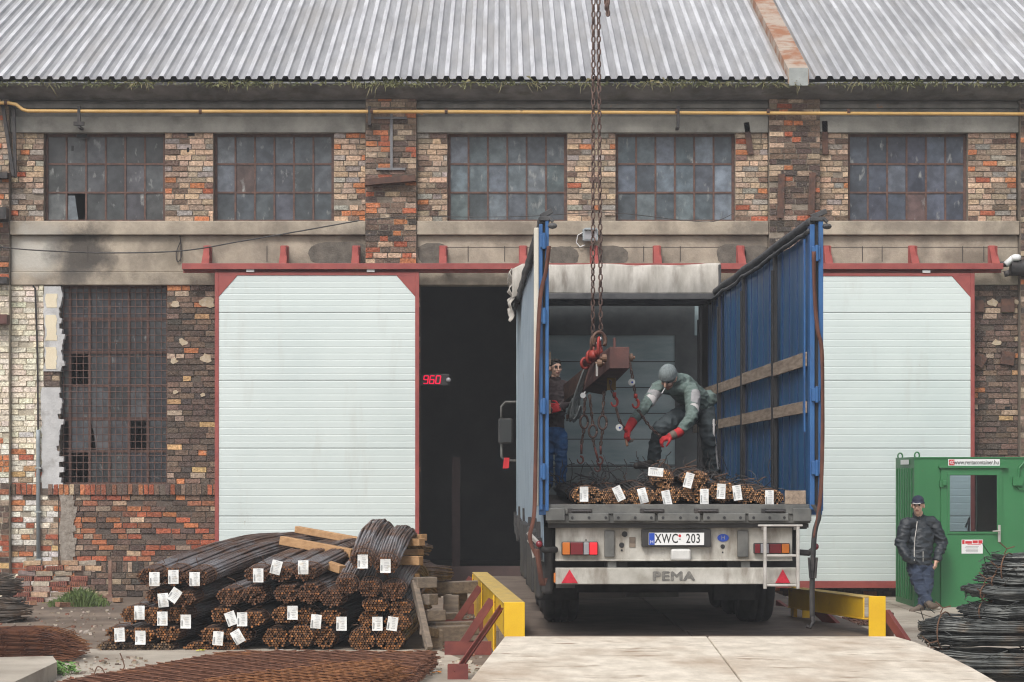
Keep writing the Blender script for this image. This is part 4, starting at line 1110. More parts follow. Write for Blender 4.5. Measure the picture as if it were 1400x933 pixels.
def bundle(px,py,rx,rz,Y0,path,r,label,group,side='rebar',endcol=(.10,.052,.03),fill=.97,seg=12,name='rebar_bundle',ties=1,sides=6):
    c=P(px,py,Y0); s=sc(Y0); RX,RZ=rx/s,rz/s
    t=thing(name,label,'rebar bundle',(c.x,c.y,max(0,c.z-RZ)),0,group)
    b=MB(); offs=pack(RX,RZ,r,fill)
    for a,bz in offs:
        st=rnd(-.022,.022); pts=[]; n1,n2=rnd(0,50),rnd(0,50)
        for i in range(seg+1):
            q=path(st*0+i/seg,c)
            loose=.35*math.sin(math.pi*min(1,i/seg*1.2))
            na=noise.noise((n1,i*.45,0))*.022*min(1,i/3)+a*(1+loose*.25); nb=noise.noise((n2,i*.45,5))*.02*min(1,i/3)+bz*(1+loose*.1)
            pts.append(Vector((q[0]+na,q[1]+(st if i==0 else 0),q[2]+nb)))
        k=rnd(.35,1.6); orange=random.random()
        ec=(endcol[0]*k*(1.45 if orange>.8 else 1),endcol[1]*k*(1.3 if orange>.8 else 1),endcol[2]*k)
        b.tube(pts,r*rnd(.86,.98),sides,0,1,capcol=ec,col=(.5,.5,.5))
    b.build('bars',[side,'rebarend'],t,smooth=False)
    b=MB()
    for k in range(ties):
        tt=.035+.3*k; q=Vector(path(tt,c)); rr=ring(q,RX*1.06,RZ*1.1,Vector((1,0,0)),Vector((0,0,1)))
        b.tube(rr,.0055,5,closed=True)
        e=q+Vector((rnd(-.5,.5)*RX,-.01,RZ*1.1)); b.tube([e,e+Vector((rnd(-.04,.04),-.02,rnd(.01,.05))),e+Vector((rnd(-.1,.1),-.03,rnd(.02,.09)))],.0045,5)
    b.build('wire_tie','tie',t)
    return t
def stack_path(kx,kz,tpk,L,fall):
    def f(t,c):
        d=t*L
        if d<tpk: g=math.sin(math.pi/2*d/tpk)
        else: g=1-fall*((d-tpk)/(L-tpk))**1.6
        return (c.x+kx*(d/tpk)*min(1,c.z/.6+.35), c.y+d, max(.03,c.z*(1+kz*g)) )
    return f
YP=25.0
pile=[]
STK={
 'nearest the barred window':(stack_path(.95,.37,3.3,5.6,.55),[
   [(203,789,16,12),(236.5,788,16,12),(268.6,790,16,12)],
   [(214,816,15,11),(250,818,17,11)],
   [(181,841,15,11.5),(211,842.6,15,11.5),(242,840,15,11)],
   [(160,867,16,11),(194,868,16,11),(229,866,16,11)],
   [(146,885,13,7),(172,886,14,7.5),(199,886.5,14,8),(225,886,12,8)]]),
 'in the middle of the pile':(stack_path(.62,.27,2.8,5.0,.6),[
   [(350,786,16,11),(384,784,16,10.5),(417,783,16,10.5)],
   [(313,816,16,12),(347,813.6,16,12.5),(391,811.5,16,12.5),(422.5,811.5,15.5,13),(453,818,15,12)],
   [(304,841,16,11),(344,846,17,11),(387,841.5,15,12),(418,842.6,14,12),(452,843.6,14,11)],
   [(290,868,16,11),(326,868,17,12),(377,872,17,14),(411.5,870,17,15.5),(442.5,871.5,15,15)],
   [(270,887,18,6.5),(309,887,18,7)]]),
 'beside the dark doorway':(stack_path(.10,.33,1.7,2.9,.8),[
   [(495,766.5,16,12),(528,773,16,12)],
   [(474,801,15,12.5),(506,805,15,12.5),(538,808,16,12.5)],
   [(512,828.6,17,9),(546,831,17,9)],
   [(506,849,15,11.5),(544,851,17,11.5)],
   [(495,875,17.5,14.5),(533,874.7,18.5,15)]]),
}
LAY=['top layer','second layer','third layer','fourth layer','bottom layer']
ORD={2:['left end','right end'],3:['left end','middle','right end'],4:['left end','second from left','third from left','right end'],5:['left end','second from left','centre','fourth from left','right end']}
for nm,(pth,rows) in STK.items():
    for li,row in enumerate(rows):
        for bi,(x,y,rx,rz) in enumerate(row):
            ec=(.13,.06,.032) if li<2 else (.20,.09,.036)
            if li==4 and 'window' in nm: ec=(.15,.10,.065)
            t=bundle(x,y,rx*1.02,rz,YP+rnd(-.05,.05)+.03*li*0,pth,.0138,f'rusty rebar bundle {nm}, {LAY[li]}, {ORD[len(row)][bi]}','rebar bundles piled in the yard',endcol=ec)
            pile.append((x,y,t,rx,rz))
TAGS=[(211,792,0),(237,789,0),(266,792,0),(223,821,-5),(238.5,814,35),(190.5,838,0),(222,846,0),(254,850,0),(163.5,868,-3),(192,872,0),(353,787,0),(377.5,776,15),(414.5,776,0),(316,846,-20),(331,847,0),(298,873,5),(325,871,-30),(400,838,0),(432,850,5),(467,853,0),(496,768,0),(527,774,0),(516,853,0),(536.5,853,8)]
used=set()
for x,y,an in TAGS:
    c=sorted(((q[0]-x)**2+1.5*(q[1]-y)**2,i) for i,q in enumerate(pile)); i=next(i for d,i in c if (i not in used or d<60)); used.add(i)
    tag_part(pile[i][2],P(x,y,YP-.09),an,.112,.15)
    pile[i][2]['label']=pile[i][2]['label'].replace('rusty rebar bundle','tagged rebar bundle')
# timber spacers in the pile
def plank(label,a,b_,w_,h_,m='wood',name='timber_batten'):
    b=MB(); b.bar(a,b_,w_,h_); o=b.build(name,m,bevel=.006); return tag(o,label,'timber','timber battens in the rebar pile')
plank('orange batten lying highest across the middle rebar stack',P(406,724,28.2),P(494,740,27.6),.09,.08)
plank('pale batten sloping across the front of the middle rebar stack top',P(385,739,26.6),P(482,757,26.2),.10,.1)
plank('short batten end between the window stack and the middle rebar stack',P(300,778,27.2),P(341,772,26.4),.1,.1)
plank('batten stub below the long pale batten in the rebar pile',P(440,770,25.6),P(468,779,25.4),.1,.09)
plank('batten sticking out highest at the right of the rebar pile',P(530,736,27.4),P(580,735,27.0),.1,.08)
plank('batten sticking out second highest at the right of the rebar pile',P(530,743,26.6),P(577,741.5,26.3),.11,.085)
plank('short batten sticking out third highest beside the doorway',P(530,756,27.4),P(576,755,27.1),.1,.07)
plank('thick batten sticking out at the right over the rebar ends',P(530,766,26.0),P(576,767,25.8),.1,.1)
plank('lowest short batten sticking out right beside the doorway',P(530,790,26.0),P(571,790,25.8),.1,.085)

# ---- leaning wooden frame and sleepers by the pile
t=thing('wooden_frame','weathered wooden frame leaning at the right end of the rebar pile','wooden frame',P(580,890,24.9),0)
b=MB(); b.bar(P(566,796,25.3),P(587,888,24.8),.065,.09); b.build('upright','oldwood',t,bevel=.006)
for x,y,l in ((576,797,.22),(590,842,.2),(590,820,.1)):
    b=MB(); b.bar(P(x-9,y,25.25),P(x-9,y,25.25)+Vector((l,.12,.0)),.12,.12); b.build('crosspiece','oldwood',t,bevel=.01)
b=MB(); b.bar(P(579,862,25.05),P(600,868,25.4),.1,.1); b.build('crosspiece','oldwood',t,bevel=.01)
SL_=[((585,805,29.5),(660,803,30.0),.16,.16),((586,840,28.2),(625,838,28.6),.22,.2),((590,858,27.2),(650,853,27.5),.2,.16),((592,872,26.2),(640,868,26.4),.2,.18),((583,886,25.3),(600,884,25.4),.18,.2)]
for i,(a,c,w_,h_) in enumerate(SL_):
    A,C=P(*a),P(*c); zz=h_/2+.002
    if i==0: zz=A.z
    A.z=C.z=zz if i else .45
    b=MB(); b.bar(A,C,w_,h_)
    if i==0: b.bar(A+Vector((.2,0,-.225)),A+Vector((.2,0,-.225))+Vector((.2,0,0)),.2,.28); b.bar(C+Vector((-.4,0,-.225)),C+Vector((-.2,0,-.225)),.2,.28)
    tag(b.build('railway_sleeper','oldwood',bevel=.012),['long grey beam raised on blocks before the dark doorway','second old sleeper from the doorway, left of the yellow barrier','third old sleeper from the doorway, left of the yellow barrier','fourth old sleeper on the ground left of the yellow barrier','short sleeper end at the foot of the leaning wooden frame'][i],'sleeper','old timber sleepers')

# ---- yellow barriers with rust-red braces
def barrier(label,pts,ztop,zbot,wid,braces,gap=None):
    t=thing('barrier',label,'barrier',(pts[0][0],pts[0][1],zbot))
    A,B_=Vector((*pts[0],0)),Vector((*pts[1],0)); d=(B_-A).normalized(); n=Vector((-d.y,d.x,0))
    return t,A,B_,d,n
lb_,A,B_,d,n=barrier('yellow steel barrier on the left of the weighbridge with four braces',((.13,22.3),(-.29,32.0)),.67,.3,.2,4)
zt0,zt1=.67,.555
f=lambda t:A.lerp(B_,t)
b=MB()
def zz(t): return lerp(zt0,zt1,t)
for (u,v,off,w_,za,zb) in ((0,1,.07,.02,.0,0),):
    pass
# web with two flanges: an I-beam standing on edge between plates
a0,a1=f(.0),f(1.0); 
def vplate(o0,o1,p0,p1,z0a,z0b,z1a,z1b,m=0):
    vs=[(p0.x+o0,p0.y,z0a),(p0.x+o1,p0.y,z0a),(p1.x+o1,p1.y,z0b),(p1.x+o0,p1.y,z0b),(p0.x+o0,p0.y,z1a),(p0.x+o1,p0.y,z1a),(p1.x+o1,p1.y,z1b),(p1.x+o0,p1.y,z1b)]
    b.add(vs,BOXF,m)
vplate(-.1,-.085,a0,a1,-.02,-.02,zt0-.012,zt1-.012)
vplate(.075,.09,a0,a1,-.02,-.02,zt0-.012,zt1-.012)
vplate(-.11,.1,a0,a1,zt0-.012,zt1-.012,zt0,zt1,1)
b.box(A.x-.1,A.x+.1,A.y-.03,A.y,-.02,zt0+.003)
b.build('beam',['yellow','yellowtop'],lb_,bevel=.004)
for i,(tt,bx,by,gx0,gx1) in enumerate(((.015,620,930,612,645),(.24,629,888,608,672),(.62,620,850,608,668),(.98,615,828,606,655))):
    p=f(tt); yq=p.y-.25 if i else p.y-.05
    b=MB(); base=P(bx,by,yq); base.z=.07
    if i==0: base=Vector(((622-CX)/F*21.4,21.4,.05))
    b.bar((p.x-.125,yq,zz(tt)-.06),base,.012,.085); b.bar((p.x-.125,yq+.03,zz(tt)-.06),base+Vector((0,.03,0)),.055,.012)
    b.build('brace','brace',lb_,bevel=.003)
    if i: 
        b=MB(); b.box(p.x-.112,p.x-.1,yq-.05,yq+.12,-.02,zz(tt)-.013); b.build('stiffener','yellow',lb_)
    b=MB(); X0_=(gx0-CX)/F*yq; X1_=min((gx1-CX)/F*yq,p.x+.1)
    if not i: yq=21.45; X0_,X1_=(612-CX)/F*yq,(640-CX)/F*yq
    b.box(X0_,X1_,yq-.06,yq-.045,.004,.14); b.box(X0_,X1_,yq+.045,yq+.06,.004,.14); b.box(X0_,X1_,yq-.044,yq+.044,.004,.02); b.build('base_channel','brace',lb_)
rb_=thing('barrier','yellow steel barrier on the right of the weighbridge beside the green booth','barrier',(3.64,22.3,0))
b=MB(); Y1=22.3; 
def bx3(x0,x1,y0,y1,Y,dep,m=0): b.box((x0-CX)/F*Y,(x1-CX)/F*Y,Y,Y+dep,H-(y1-CY)/F*Y,H-(y0-CY)/F*Y,m)
bx3(1188,1211,815.5,880,Y1,.03); bx3(1190,1209,817,880,Y1+.2,.03); bx3(1193,1197,817,880,Y1+.03,.17); b.build('post','yellow',rb_,bevel=.003)
b=MB(); bx3(1085,1090,803,850,25.3,.26); b.build('post','yellow',rb_,bevel=.003)
b=MB(); bx3(1097,1112,827,852,25.2,.03); b.build('post','yellow',rb_,bevel=.003)
b=MB(); p0,p1=Vector(((1187-CX)/F*22.4,22.4,0)),Vector(((1084-CX)/F*25.4,25.4,0))
zq0,zq1=H-(816-CY)/F*22.4,H-(803.5-CY)/F*25.4
vplate(-.05,-.035,p0,p1,zq0-.21,zq1-.21,zq0-.012,zq1-.012)
vplate(-.06,.12,p0,p1,zq0-.012,zq1-.012,zq0,zq1,1); vplate(-.06,.1,p0,p1,zq0-.222,zq1-.222,zq0-.21,zq1-.21)
b.build('beam',['yellow','yellowtop'],rb_,bevel=.003)
b=MB(); b.bar(P(1211,838,22.35),P(1240,880,22.1),.05,.09); b.build('brace','brace',rb_,bevel=.003)
b=MB(); q0,q1=P(1116,832,24.6),P(1152,866,24.2); b.bar(q0,q1,.05,.12); b.build('brace','brace',rb_,bevel=.003)
b=MB(); q0,q1=P(1063,827,27.6),P(1078,838,27.3); b.bar(q0,q1,.05,.12); b.build('brace','brace',rb_,bevel=.003)
b=MB(); bx3(1211,1222,838,875,22.6,.08); b.build('foot_block','rustdark',rb_)
# heap of rusty chain behind the barrier
t=thing('chain_heap','heap of rusty chain on the ground behind the right barrier','chain',P(1165,858,29.0))
def link(b,c,ax,side,L,W,r,n=10,s=5,m=0):
    ax=Vector(ax).normalized(); side=Vector(side); side=(side-ax*side.dot(ax)).normalized(); pts=[]
    for i in range(n):
        a=2*math.pi*i/n; ca,sa=math.cos(a),math.sin(a)
        pts.append(Vector(c)+ax*((L/2-r)*(abs(ca)**.75*(1 if ca>0 else -1)))+side*((W/2-r)*(abs(sa)**.9*(1 if sa>0 else -1))))
    b.tube(pts,r,s,m,closed=True)
b=MB()
for i in range(190):
    u,v=rnd(-1,1),rnd(-1,1); k=max(0,1-u*u-v*v*.7)
    c=P(1166,850,29.0)+Vector((u*.26,v*.2,0)); c.z=.035+rnd(.2,1)*.10*k
    link(b,c,(rnd(-1,1),rnd(-1,1),rnd(-.4,.4)),(rnd(-1,1),rnd(-1,1),rnd(-1,1)),.075,.05,.009,9,4)
b.build('chain_links',mat('rusty_chain',(.1,.05,.038),(.2,.1,.07),12,.8),t)
b=MB(); b.bar(P(1138,850,29.2),P(1150,846,29.2),.1,.04); tag(b.build('red_plate',mat('red_scrap',(.5,.08,.04),rough=.6)),'small orange red scrap plate on the ground beside the chain heap','scrap')

# ---- welded mesh in the foreground
def clip(p,d,poly):
    lo,hi=-1e9,1e9; n=len(poly)
    ar=sum(poly[i][0]*poly[(i+1)%n][1]-poly[(i+1)%n][0]*poly[i][1] for i in range(n))
    for i in range(n):
        a=poly[i]; c=poly[(i+1)%n]; e=(c[0]-a[0],c[1]-a[1]); nn=(-e[1],e[0]) if ar>0 else (e[1],-e[0])
        num=(a[0]-p[0])*nn[0]+(a[1]-p[1])*nn[1]; den=d[0]*nn[0]+d[1]*nn[1]
        if abs(den)<1e-9:
            if num>0: return None
            continue
        t=num/den
        if den>0: lo=max(lo,t)
        else: hi=min(hi,t)
    return (lo,hi) if hi>lo+.05 else None
def mesh_layer(b,poly,ang,su,sv,z,r,sagf=None,jit_=0):
    cx=sum(p[0] for p in poly)/len(poly); cy=sum(p[1] for p in poly)/len(poly)
    for k,(an,sp,dz) in enumerate(((ang,su,0),(ang+math.pi/2,sv,2*r*.9))):
        d=(math.cos(an),math.sin(an)); nrm=(-d[1],d[0]); o=rnd(-sp/2,sp/2)
        for i in range(-60,61):
            p=(cx+nrm[0]*(i*sp+o),cy+nrm[1]*(i*sp+o)); q=clip(p,d,poly)
            if not q: continue
            lo,hi=q[0]+rnd(-jit_,jit_),q[1]+rnd(-jit_,jit_); N=max(2,int((hi-lo)/.5)); pts=[]
            for s_ in range(N+1):
                t=lerp(lo,hi,s_/N); x,y=p[0]+d[0]*t,p[1]+d[1]*t
                zz_=z+dz+(sagf(x,y) if sagf else 0)+.006*noise.noise((x*2,y*2,z*30))
                pts.append((x,y,zz_))
            b.tube(pts,r,4)
t=thing('welded_mesh_stack','flat stack of rusty welded mesh sheets lying in the foreground beside the ramp','mesh stack',(-1.9,20.5,0))
poly=[G(596,887,.2),G(312,887,.2),G(92,934,.15),(-4.0,17.6),(-.95,17.6)]
for k in range(12):
    b=MB(); dx=rnd(-.05,.05)
    mesh_layer(b,[(x+dx,y+rnd(-.03,.03)) for x,y in poly],R(41),.105,.21,.03+k*.0135,.0042+.001*(k%2),jit_=.03); b.build('mesh_sheet','meshrust',t)
b=MB(); b.prism([(x*.97-.06,y*.985+.3) for x,y in poly],.005,.02,'z'); b.build('bottom_sheet',mat('rust_scale',(.05,.024,.016),(.09,.042,.027),9,.95),t)
t=thing('welded_mesh_stack','narrow curled rusty mesh bundle lying on top of the flat mesh stack','mesh stack',(-1.4,20.,.2))
poly2=[G(556,903,.34),G(470,903,.3),G(320,936,.26),(-2.6,17.3),(-1.2,17.3),G(545,915,.3)]
for k in range(13):
    b=MB(); dx=rnd(-.06,.06)
    mesh_layer(b,[(x+dx,y+rnd(-.05,.05)) for x,y in poly2],R(52),.1,.2,.2+k*.011,.0042,jit_=.05); b.build('mesh_sheet',mat('mesh_orange',(.13,.05,.022),(.28,.12,.045),7,.9),t)
t=thing('welded_mesh_stack','dark rusty stack of mesh sheets seen edge on at the left edge','mesh stack',(-4.6,23.4,0))
YL=23.4
for k in range(24):
    b=MB(); z=.02+k*.0128; xe=(lerp(88,110,1-abs(k-9)/15)-CX)/F*YL+rnd(-.05,.03)
    for q in range(7):
        y=YL+q*.12+rnd(-.01,.01); xs_=-6.8; pts=[]
        for s_ in range(15):
            x=lerp(xs_,xe+rnd(-.02,.02),s_/14); fan=max(0,(x-(xe-.35))/.35)
            pts.append((x,y-.12*fan**1.5*(1 if q<3 else .3)+.004*noise.noise((x*3,k,q)),z+.016*noise.noise((x*1.2,k*.1,1))-(.0028*k)*fan**1.6+.008*fan*rnd(-1,1)))
        b.tube(pts,.0042,4)
    for x in np.arange(-6.7+rnd(0,.1),xe-.05,.2): b.tube([(x+rnd(-.01,.01),YL-.05-rnd(0,.03),z+.008+rnd(-.004,.01)),(x,YL+.8,z+.008)],.004,4)
    b.build('mesh_sheet',mat('mesh_dark',(.075,.028,.016),(.17,.065,.03),5,.9,c3=(.26,.11,.04),s3=1.6,lo3=.55,hi3=.7),t)
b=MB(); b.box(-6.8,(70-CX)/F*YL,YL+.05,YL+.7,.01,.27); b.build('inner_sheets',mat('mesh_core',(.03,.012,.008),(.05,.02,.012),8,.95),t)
# loose wires on the apron
for i,(pts,lab) in enumerate(((((128,925),(133,912),(140,915),(143,925),(128,932)),'loop of rusty wire beside the mesh stack corner'),(((164,893),(168,903),(170,912),(167,916)),'short rusty wire on the concrete before the rebar pile'),(((70,910),(68,925),(62,932)),'bent wire standing by the concrete step corner'))):
    b=MB(); Y=21.5 if i else 20.8
    b.tube(sag([(x,y) for x,y in pts],Y,8),.006,5); tag(b.build('loose_wire','tie'),lab,'wire')

M['oldcoil']=lambda: mat('old_wire',(.07,.06,.052),(.2,.175,.15),6,.6,metal=.2,c3=(.15,.09,.05),s3=2)
# ---- black wire coils
def coil(label,px,py,hw,hh,Y,ry=.42,n=80,name='wire_coil',mk='wire',grp='coils of black wire',ties=2,tilt=0):
    s=sc(Y); c=P(px,py,Y+ry); c.x=(px-CX)/F*Y; c.z=H-(py-CY)/F*Y; RX=hw/s; RZ=hh/s
    t=thing(name,label,'wire coil',(c.x,c.y,max(0,c.z-RZ)),0,grp)
    b=MB()
    for i in range(n):
        a=rnd(0,2*math.pi); rr=math.sqrt(random.random()); ro=rr*math.cos(a)*.15; zo=rr*math.sin(a)*RZ
        ph=rnd(0,50); pts=[]; N=34; q0=rnd(0,6.3)
        for k in range(N):
            an=2*math.pi*k/N+q0*.02; ca,sa=math.cos(an),math.sin(an); e=.8
            X=(RX-.13+ro)*(abs(ca)**e)*(1 if ca>0 else -1); Yy=(ry-.12+ro)*(abs(sa)**e)*(1 if sa>0 else -1)
            z=zo*(.8+.3*noise.noise((ca*1.5,sa*1.5,ph*.05)))+.014*noise.noise((ca*2,sa*2,ph))+.03*noise.noise((ca,sa,px*.01))+tilt*X
            pts.append(c+Vector((X+.012*noise.noise((ph,k*.3,1)),Yy+.012*noise.noise((ph,k*.3,7)),z)))
        b.tube(pts,.0058,5,closed=True)
    # a few sprung ends
    for i in range(14):
        an=rnd(math.pi*.75,math.pi*1.75); p=c+Vector(((RX-.03)*math.cos(an),(ry-.03)*math.sin(an),rnd(-.7,1)*RZ)); d=Vector((-math.sin(an),math.cos(an),rnd(-.3,.5)))
        b.tube([p,p+d*.12+Vector((0,-.02,.01)),p+d*.22+Vector((rnd(-.05,.05),-.05,rnd(-.02,.05)))],.0044,4)
    b.build('wire_turns',mk,t)
    b=MB()
    for k in range(ties):
        an=math.pi*(1.2+.42*k)+rnd(-.1,.1); ca,sa=math.cos(an),math.sin(an)
        q=c+Vector(((RX-.13)*(abs(ca)**.8)*(1 if ca>0 else -1),(ry-.12)*(abs(sa)**.8)*(1 if sa>0 else -1),tilt*RX*ca)); out=Vector((ca*.5,sa,0)).normalized()
        pts=[q+out*(.17*math.cos(v))+Vector((0,0,RZ*1.18*math.sin(v))) for v in [2*math.pi*i/16 for i in range(16)]]
        b.tube(pts,.0065,5,closed=True)
        top=q+out*.1+Vector((0,0,RZ*1.12))
        b.tube([top,top+Vector((.02,-.02,.05)),top+Vector((-.05,-.03,.11))],.006,5); b.tube([top,top+Vector((.02,-.02,.05)),top+Vector((.09,-.03,.07))],.006,5)
    b.build('wire_tie','tie',t)
    return t
coil('lowest black wire coil, half hidden behind the ramp edge',1366,910,114,19,20.9,n=105)
coil('wide black wire coil tied with rusty wire, just above the lowest coil',1368,866,100,23,20.95,n=115,ties=3)
coil('black wire coil third from the ground in the right pile',1420,838,96,14,21.0)
coil('black wire coil fourth from the ground in the right pile',1426,815,97,11,21.0,n=70,tilt=-.03)
coil('small dark wire coil just under the topmost coil',1440,797,92,11,21.1,n=60)
coil('topmost black wire coil beside the green booth door',1452,777,96,20,21.1,n=90,tilt=.05)
coil('lower black wire coil at the left edge beside the brick heap',-40,838,74,20,29.5,n=80,mk='oldcoil',grp='coils of black wire by the wall')
coil('upper black wire coil at the left edge beside the brick heap',-46,803,68,18,29.6,n=80,mk='oldcoil',grp='coils of black wire by the wall')

# ---- green booth
GY=32.9; gs=sc(GY)
def gx(x): return (x-CX)/gs
def gz(y): return H-(y-CY)/gs
bt=thing('container_booth','green steel container booth with glazed door beside the white door','booth',(gx(1340),GY,0))
b=MB(); XA_,XB_,ZA,ZB=gx(1250),gx(1530),gz(831),gz(627); WX0,WX1,WZ0,WZ1=gx(1295),gx(1365),gz(730),gz(647)
for y0_,y1_ in ((GY,GY+.05),(GY+1.5,GY+1.55)):
    b.box(XA_,WX0,y0_,y1_,ZA,ZB); b.box(WX1,XB_,y0_,y1_,ZA,ZB); b.box(WX0,WX1,y0_,y1_,ZA,WZ0); b.box(WX0,WX1,y0_,y1_,WZ1,ZB)
b.box(XA_,XA_+.05,GY+.05,GY+1.5,ZA,ZB); b.box(XB_-.05,XB_,GY+.05,GY+1.5,ZA,ZB); b.box(XA_+.05,XB_-.05,GY+.05,GY+1.5,ZA,ZA+.06)
b.box(XA_,XB_,GY-.012,GY+1.56,ZB,ZB+.02)
b.build('body','green',bt)
b=MB(); b.tube([(gx(1297),GY+.5,gz(650)),(gx(1300),GY+.5,gz(668)),(gx(1303),GY+.5,gz(690)),(gx(1301),GY+.5,gz(715)),(gx(1306),GY+.5,gz(730))],.008,5); b.tube([(gx(1326),GY+.3,gz(722)),(gx(1331),GY+.3,gz(708)),(gx(1330),GY+.3,gz(730))],.018,6); b.build('inner_cable','alu',bt)
b=MB()
b.box(gx(1250)+.05,gx(1530),GY+.03,GY+1.5,.0,gz(831)); b.build('base','black',bt)
b=MB()
for q in range(7):
    y=GY+.18+q*.2; b.box(gx(1250)-.018,gx(1250)-.001,y,y+.07,gz(822),gz(640))
b.build('side_rib','green',bt,bevel=.006)
b=MB(); b.box(gx(1286),gx(1295),GY-.03,GY-.001,gz(830),gz(640)); b.box(gx(1365),gx(1369),GY-.03,GY-.001,gz(830),gz(640)); b.box(gx(1295),gx(1365),GY-.03,GY-.001,gz(830),gz(730)); b.box(gx(1295),gx(1365),GY-.03,GY-.001,gz(647),gz(640)); dr=b.build('door','green',bt)
b=MB(); X0,X1,Z0,Z1=gx(1295),gx(1365),gz(730),gz(647)
for a in ((X0,X0+.03,Z0,Z1),(X1-.03,X1,Z0,Z1),(X0+.03,X1-.03,Z0,Z0+.03),(X0+.03,X1-.03,Z1-.03,Z1)): b.box(a[0],a[1],GY-.045,GY-.03,a[2],a[3])
b.build('window_frame','green',dr,bevel=.003)
b=MB(); b.box(X0+.03,X1-.03,GY-.036,GY-.031,Z0+.03,Z1-.03); b.build('window_glass','glass',dr)
b=MB(); b.box(gx(1363.5),gx(1367),GY-.05,GY-.03,gz(741),gz(718)); b.tube([(gx(1365),GY-.05,gz(726)),(gx(1365),GY-.09,gz(726)),(gx(1355.5),GY-.09,gz(726.5))],.011,6); b.build('door_handle','alu',dr)
b=MB(); b.box(gx(1283),gx(1377),GY-.06,GY-.0,gz(640),gz(637)); b.build('rain_strip','green',bt)
b=MB(); b.box(gx(1284),gx(1290),GY-.05,GY,gz(666.5),gz(658)); b.box(gx(1288),gx(1293),GY-.07,GY,gz(664),gz(657)); b.build('hinge_box','green',bt,bevel=.004)
b=MB(); b.box(gx(1384),gx(1397),GY-.06,GY,gz(664),gz(653)); b.tube([(gx(1392),GY-.03,gz(653)),(gx(1393),GY-.03,gz(640)),(gx(1400),GY-.03,gz(632))],.015,6); b.tube([(gx(1390),GY-.03,gz(664)),(gx(1393),GY-.03,gz(669)),(gx(1410),GY-.03,gz(670))],.008,5); b.build('junction_box','green',bt)
for x,y in ((1230,GY+1.45),(1249.5,GY+.06),(1525,GY+.06)):
    b=MB(); xx=gx(1250)+.05 if x<1300 else gx(1520)
    pts=[(xx+.035*math.cos(a),y,gz(627)+.045+.045*math.sin(a)) for a in [2*math.pi*i/14 for i in range(14)]]; b.tube(pts,.012,6,closed=True); b.build('lifting_ring','green',bt)
b=MB(); b.box(gx(1296),gx(1366.5),GY-.02,GY-.0125,gz(637),gz(628)); sg=b.build('sign_board','white',bt)
text('sign_lettering','www.rentacontainer.hu',.088,'black',(gx(1334.5),GY-.0215,gz(632.6)),sg,sx=.76,depth=.001,bold=.0012)
b=MB(); b.box(gx(1297.2),gx(1304.5),GY-.022,GY-.02,gz(636.4),gz(628.6)); b.build('sign_emblem','redprint',sg)
b=MB()
for k in range(2):
    x=gx(1299+k*2.6); z=gz(632.5); b.bar((x+.018,GY-.0235,z+.024),(x-.008,GY-.0235,z),.009,.002,up=(0,1,0)); b.bar((x-.008,GY-.0235,z),(x+.018,GY-.0235,z-.024),.009,.002,up=(0,1,0))
b.build('emblem_chevron','white',sg)
b=MB(); b.box(gx(1250)-.023,gx(1250)-.018,GY+.35,GY+1.0,gz(635),gz(628.5)); b.build('side_label','white',bt)
b=MB(); b.box(gx(1314),gx(1343),GY-.036,GY-.0305,gz(757),gz(738)); nb=b.build('door_notice','white',dr)
b=MB()
for a,c,y0,y1 in ((1314.8,1318,738.6,744),(1319,1328,740,743.5),(1329,1336,739,743),(1337,1342.4,738.8,743.4),(1322,1340,744.4,745.2)): b.box(gx(a),gx(c),GY-.038,GY-.036,gz(y1),gz(y0))
b.build('notice_heading','redprint',nb)
b=MB()
for k in range(5): b.box(gx(1318+rnd(0,3)),gx(1340-rnd(0,4)),GY-.038,GY-.036,gz(747.6+k*1.8),gz(747+k*1.8))
b.build('notice_lines',mat('notice_grey',(.3,.3,.3)),nb)

# ---- brick heap, weeds, rusty stake
random.seed(21)
def brick(label,c,rz,colr,holes,tilt=0,grp='loose bricks in the heap by the wall'):
    L,W,Hh=.25,.12,.068
    b=MB(); b.box(-L/2,L/2,-W/2,W/2,0,Hh,0,colr,j=.004)
    if holes:
        for i in range(7):
            for j in range(3):
                x,z=-L/2+.03+i*.032,.014+j*.02; b.prism([(x+.009*math.cos(a),z+.0065*math.sin(a)) for a in [2*math.pi*k/6 for k in range(6)]],-W/2-.005,-W/2+.01,'y',1)
    o=b.build('brick',['brick',mat('brick_hole',(.012,.01,.01))],local=True,bevel=.004); o.location=c; o.rotation_euler=(rnd(-.05,.05),tilt,rz)
    return tag(o,label,'brick',grp)
rows=8
for r in range(rows):
    x=18 if r<5 else (30 if r<6 else 36); x+=rnd(-8,4); xe_=118-(r>6)*8
    while x<xe_:
        u=random.random(); holes=u<.33
        colr=jit((.26,.10,.07) if holes else random.choice([(.38,.33,.28),(.3,.25,.2),(.22,.19,.17),(.42,.3,.2)]),.2)
        lab='perforated red brick lying in the heap under the whitewashed wall' if holes else 'solid grey or buff old brick lying in the heap under the wall'
        cx_=(x+12-CX)/F*34.6
        brick(lab,(cx_,34.55+rnd(-.05,.06)+r*.03,.0+r*.0775),rnd(-.12,.12),colr,holes,rnd(-.05,.05)); x+=24.5+rnd(0,2.5)
for x,y,Y in ((40,838,33.6),(26,832,33.8),(12,842,33.0),(88,841,33.2),(138,820,35.0),(161,825,34.4)):
    p=P(x,y,Y); brick('single brick lying on the dirt before the brick heap',(p.x,Y,0.0),rnd(0,3),jit((.3,.17,.11),.3),False,rnd(-.2,.2),'single bricks on the dirt')
b=MB(); b.box((148-CX)/F*34.8,(152.5-CX)/F*34.8,34.8,34.85,0,H-(767-CY)/F*34.8); b.box((146-CX)/F*34.8,(154-CX)/F*34.8,34.77,34.88,0,.1)
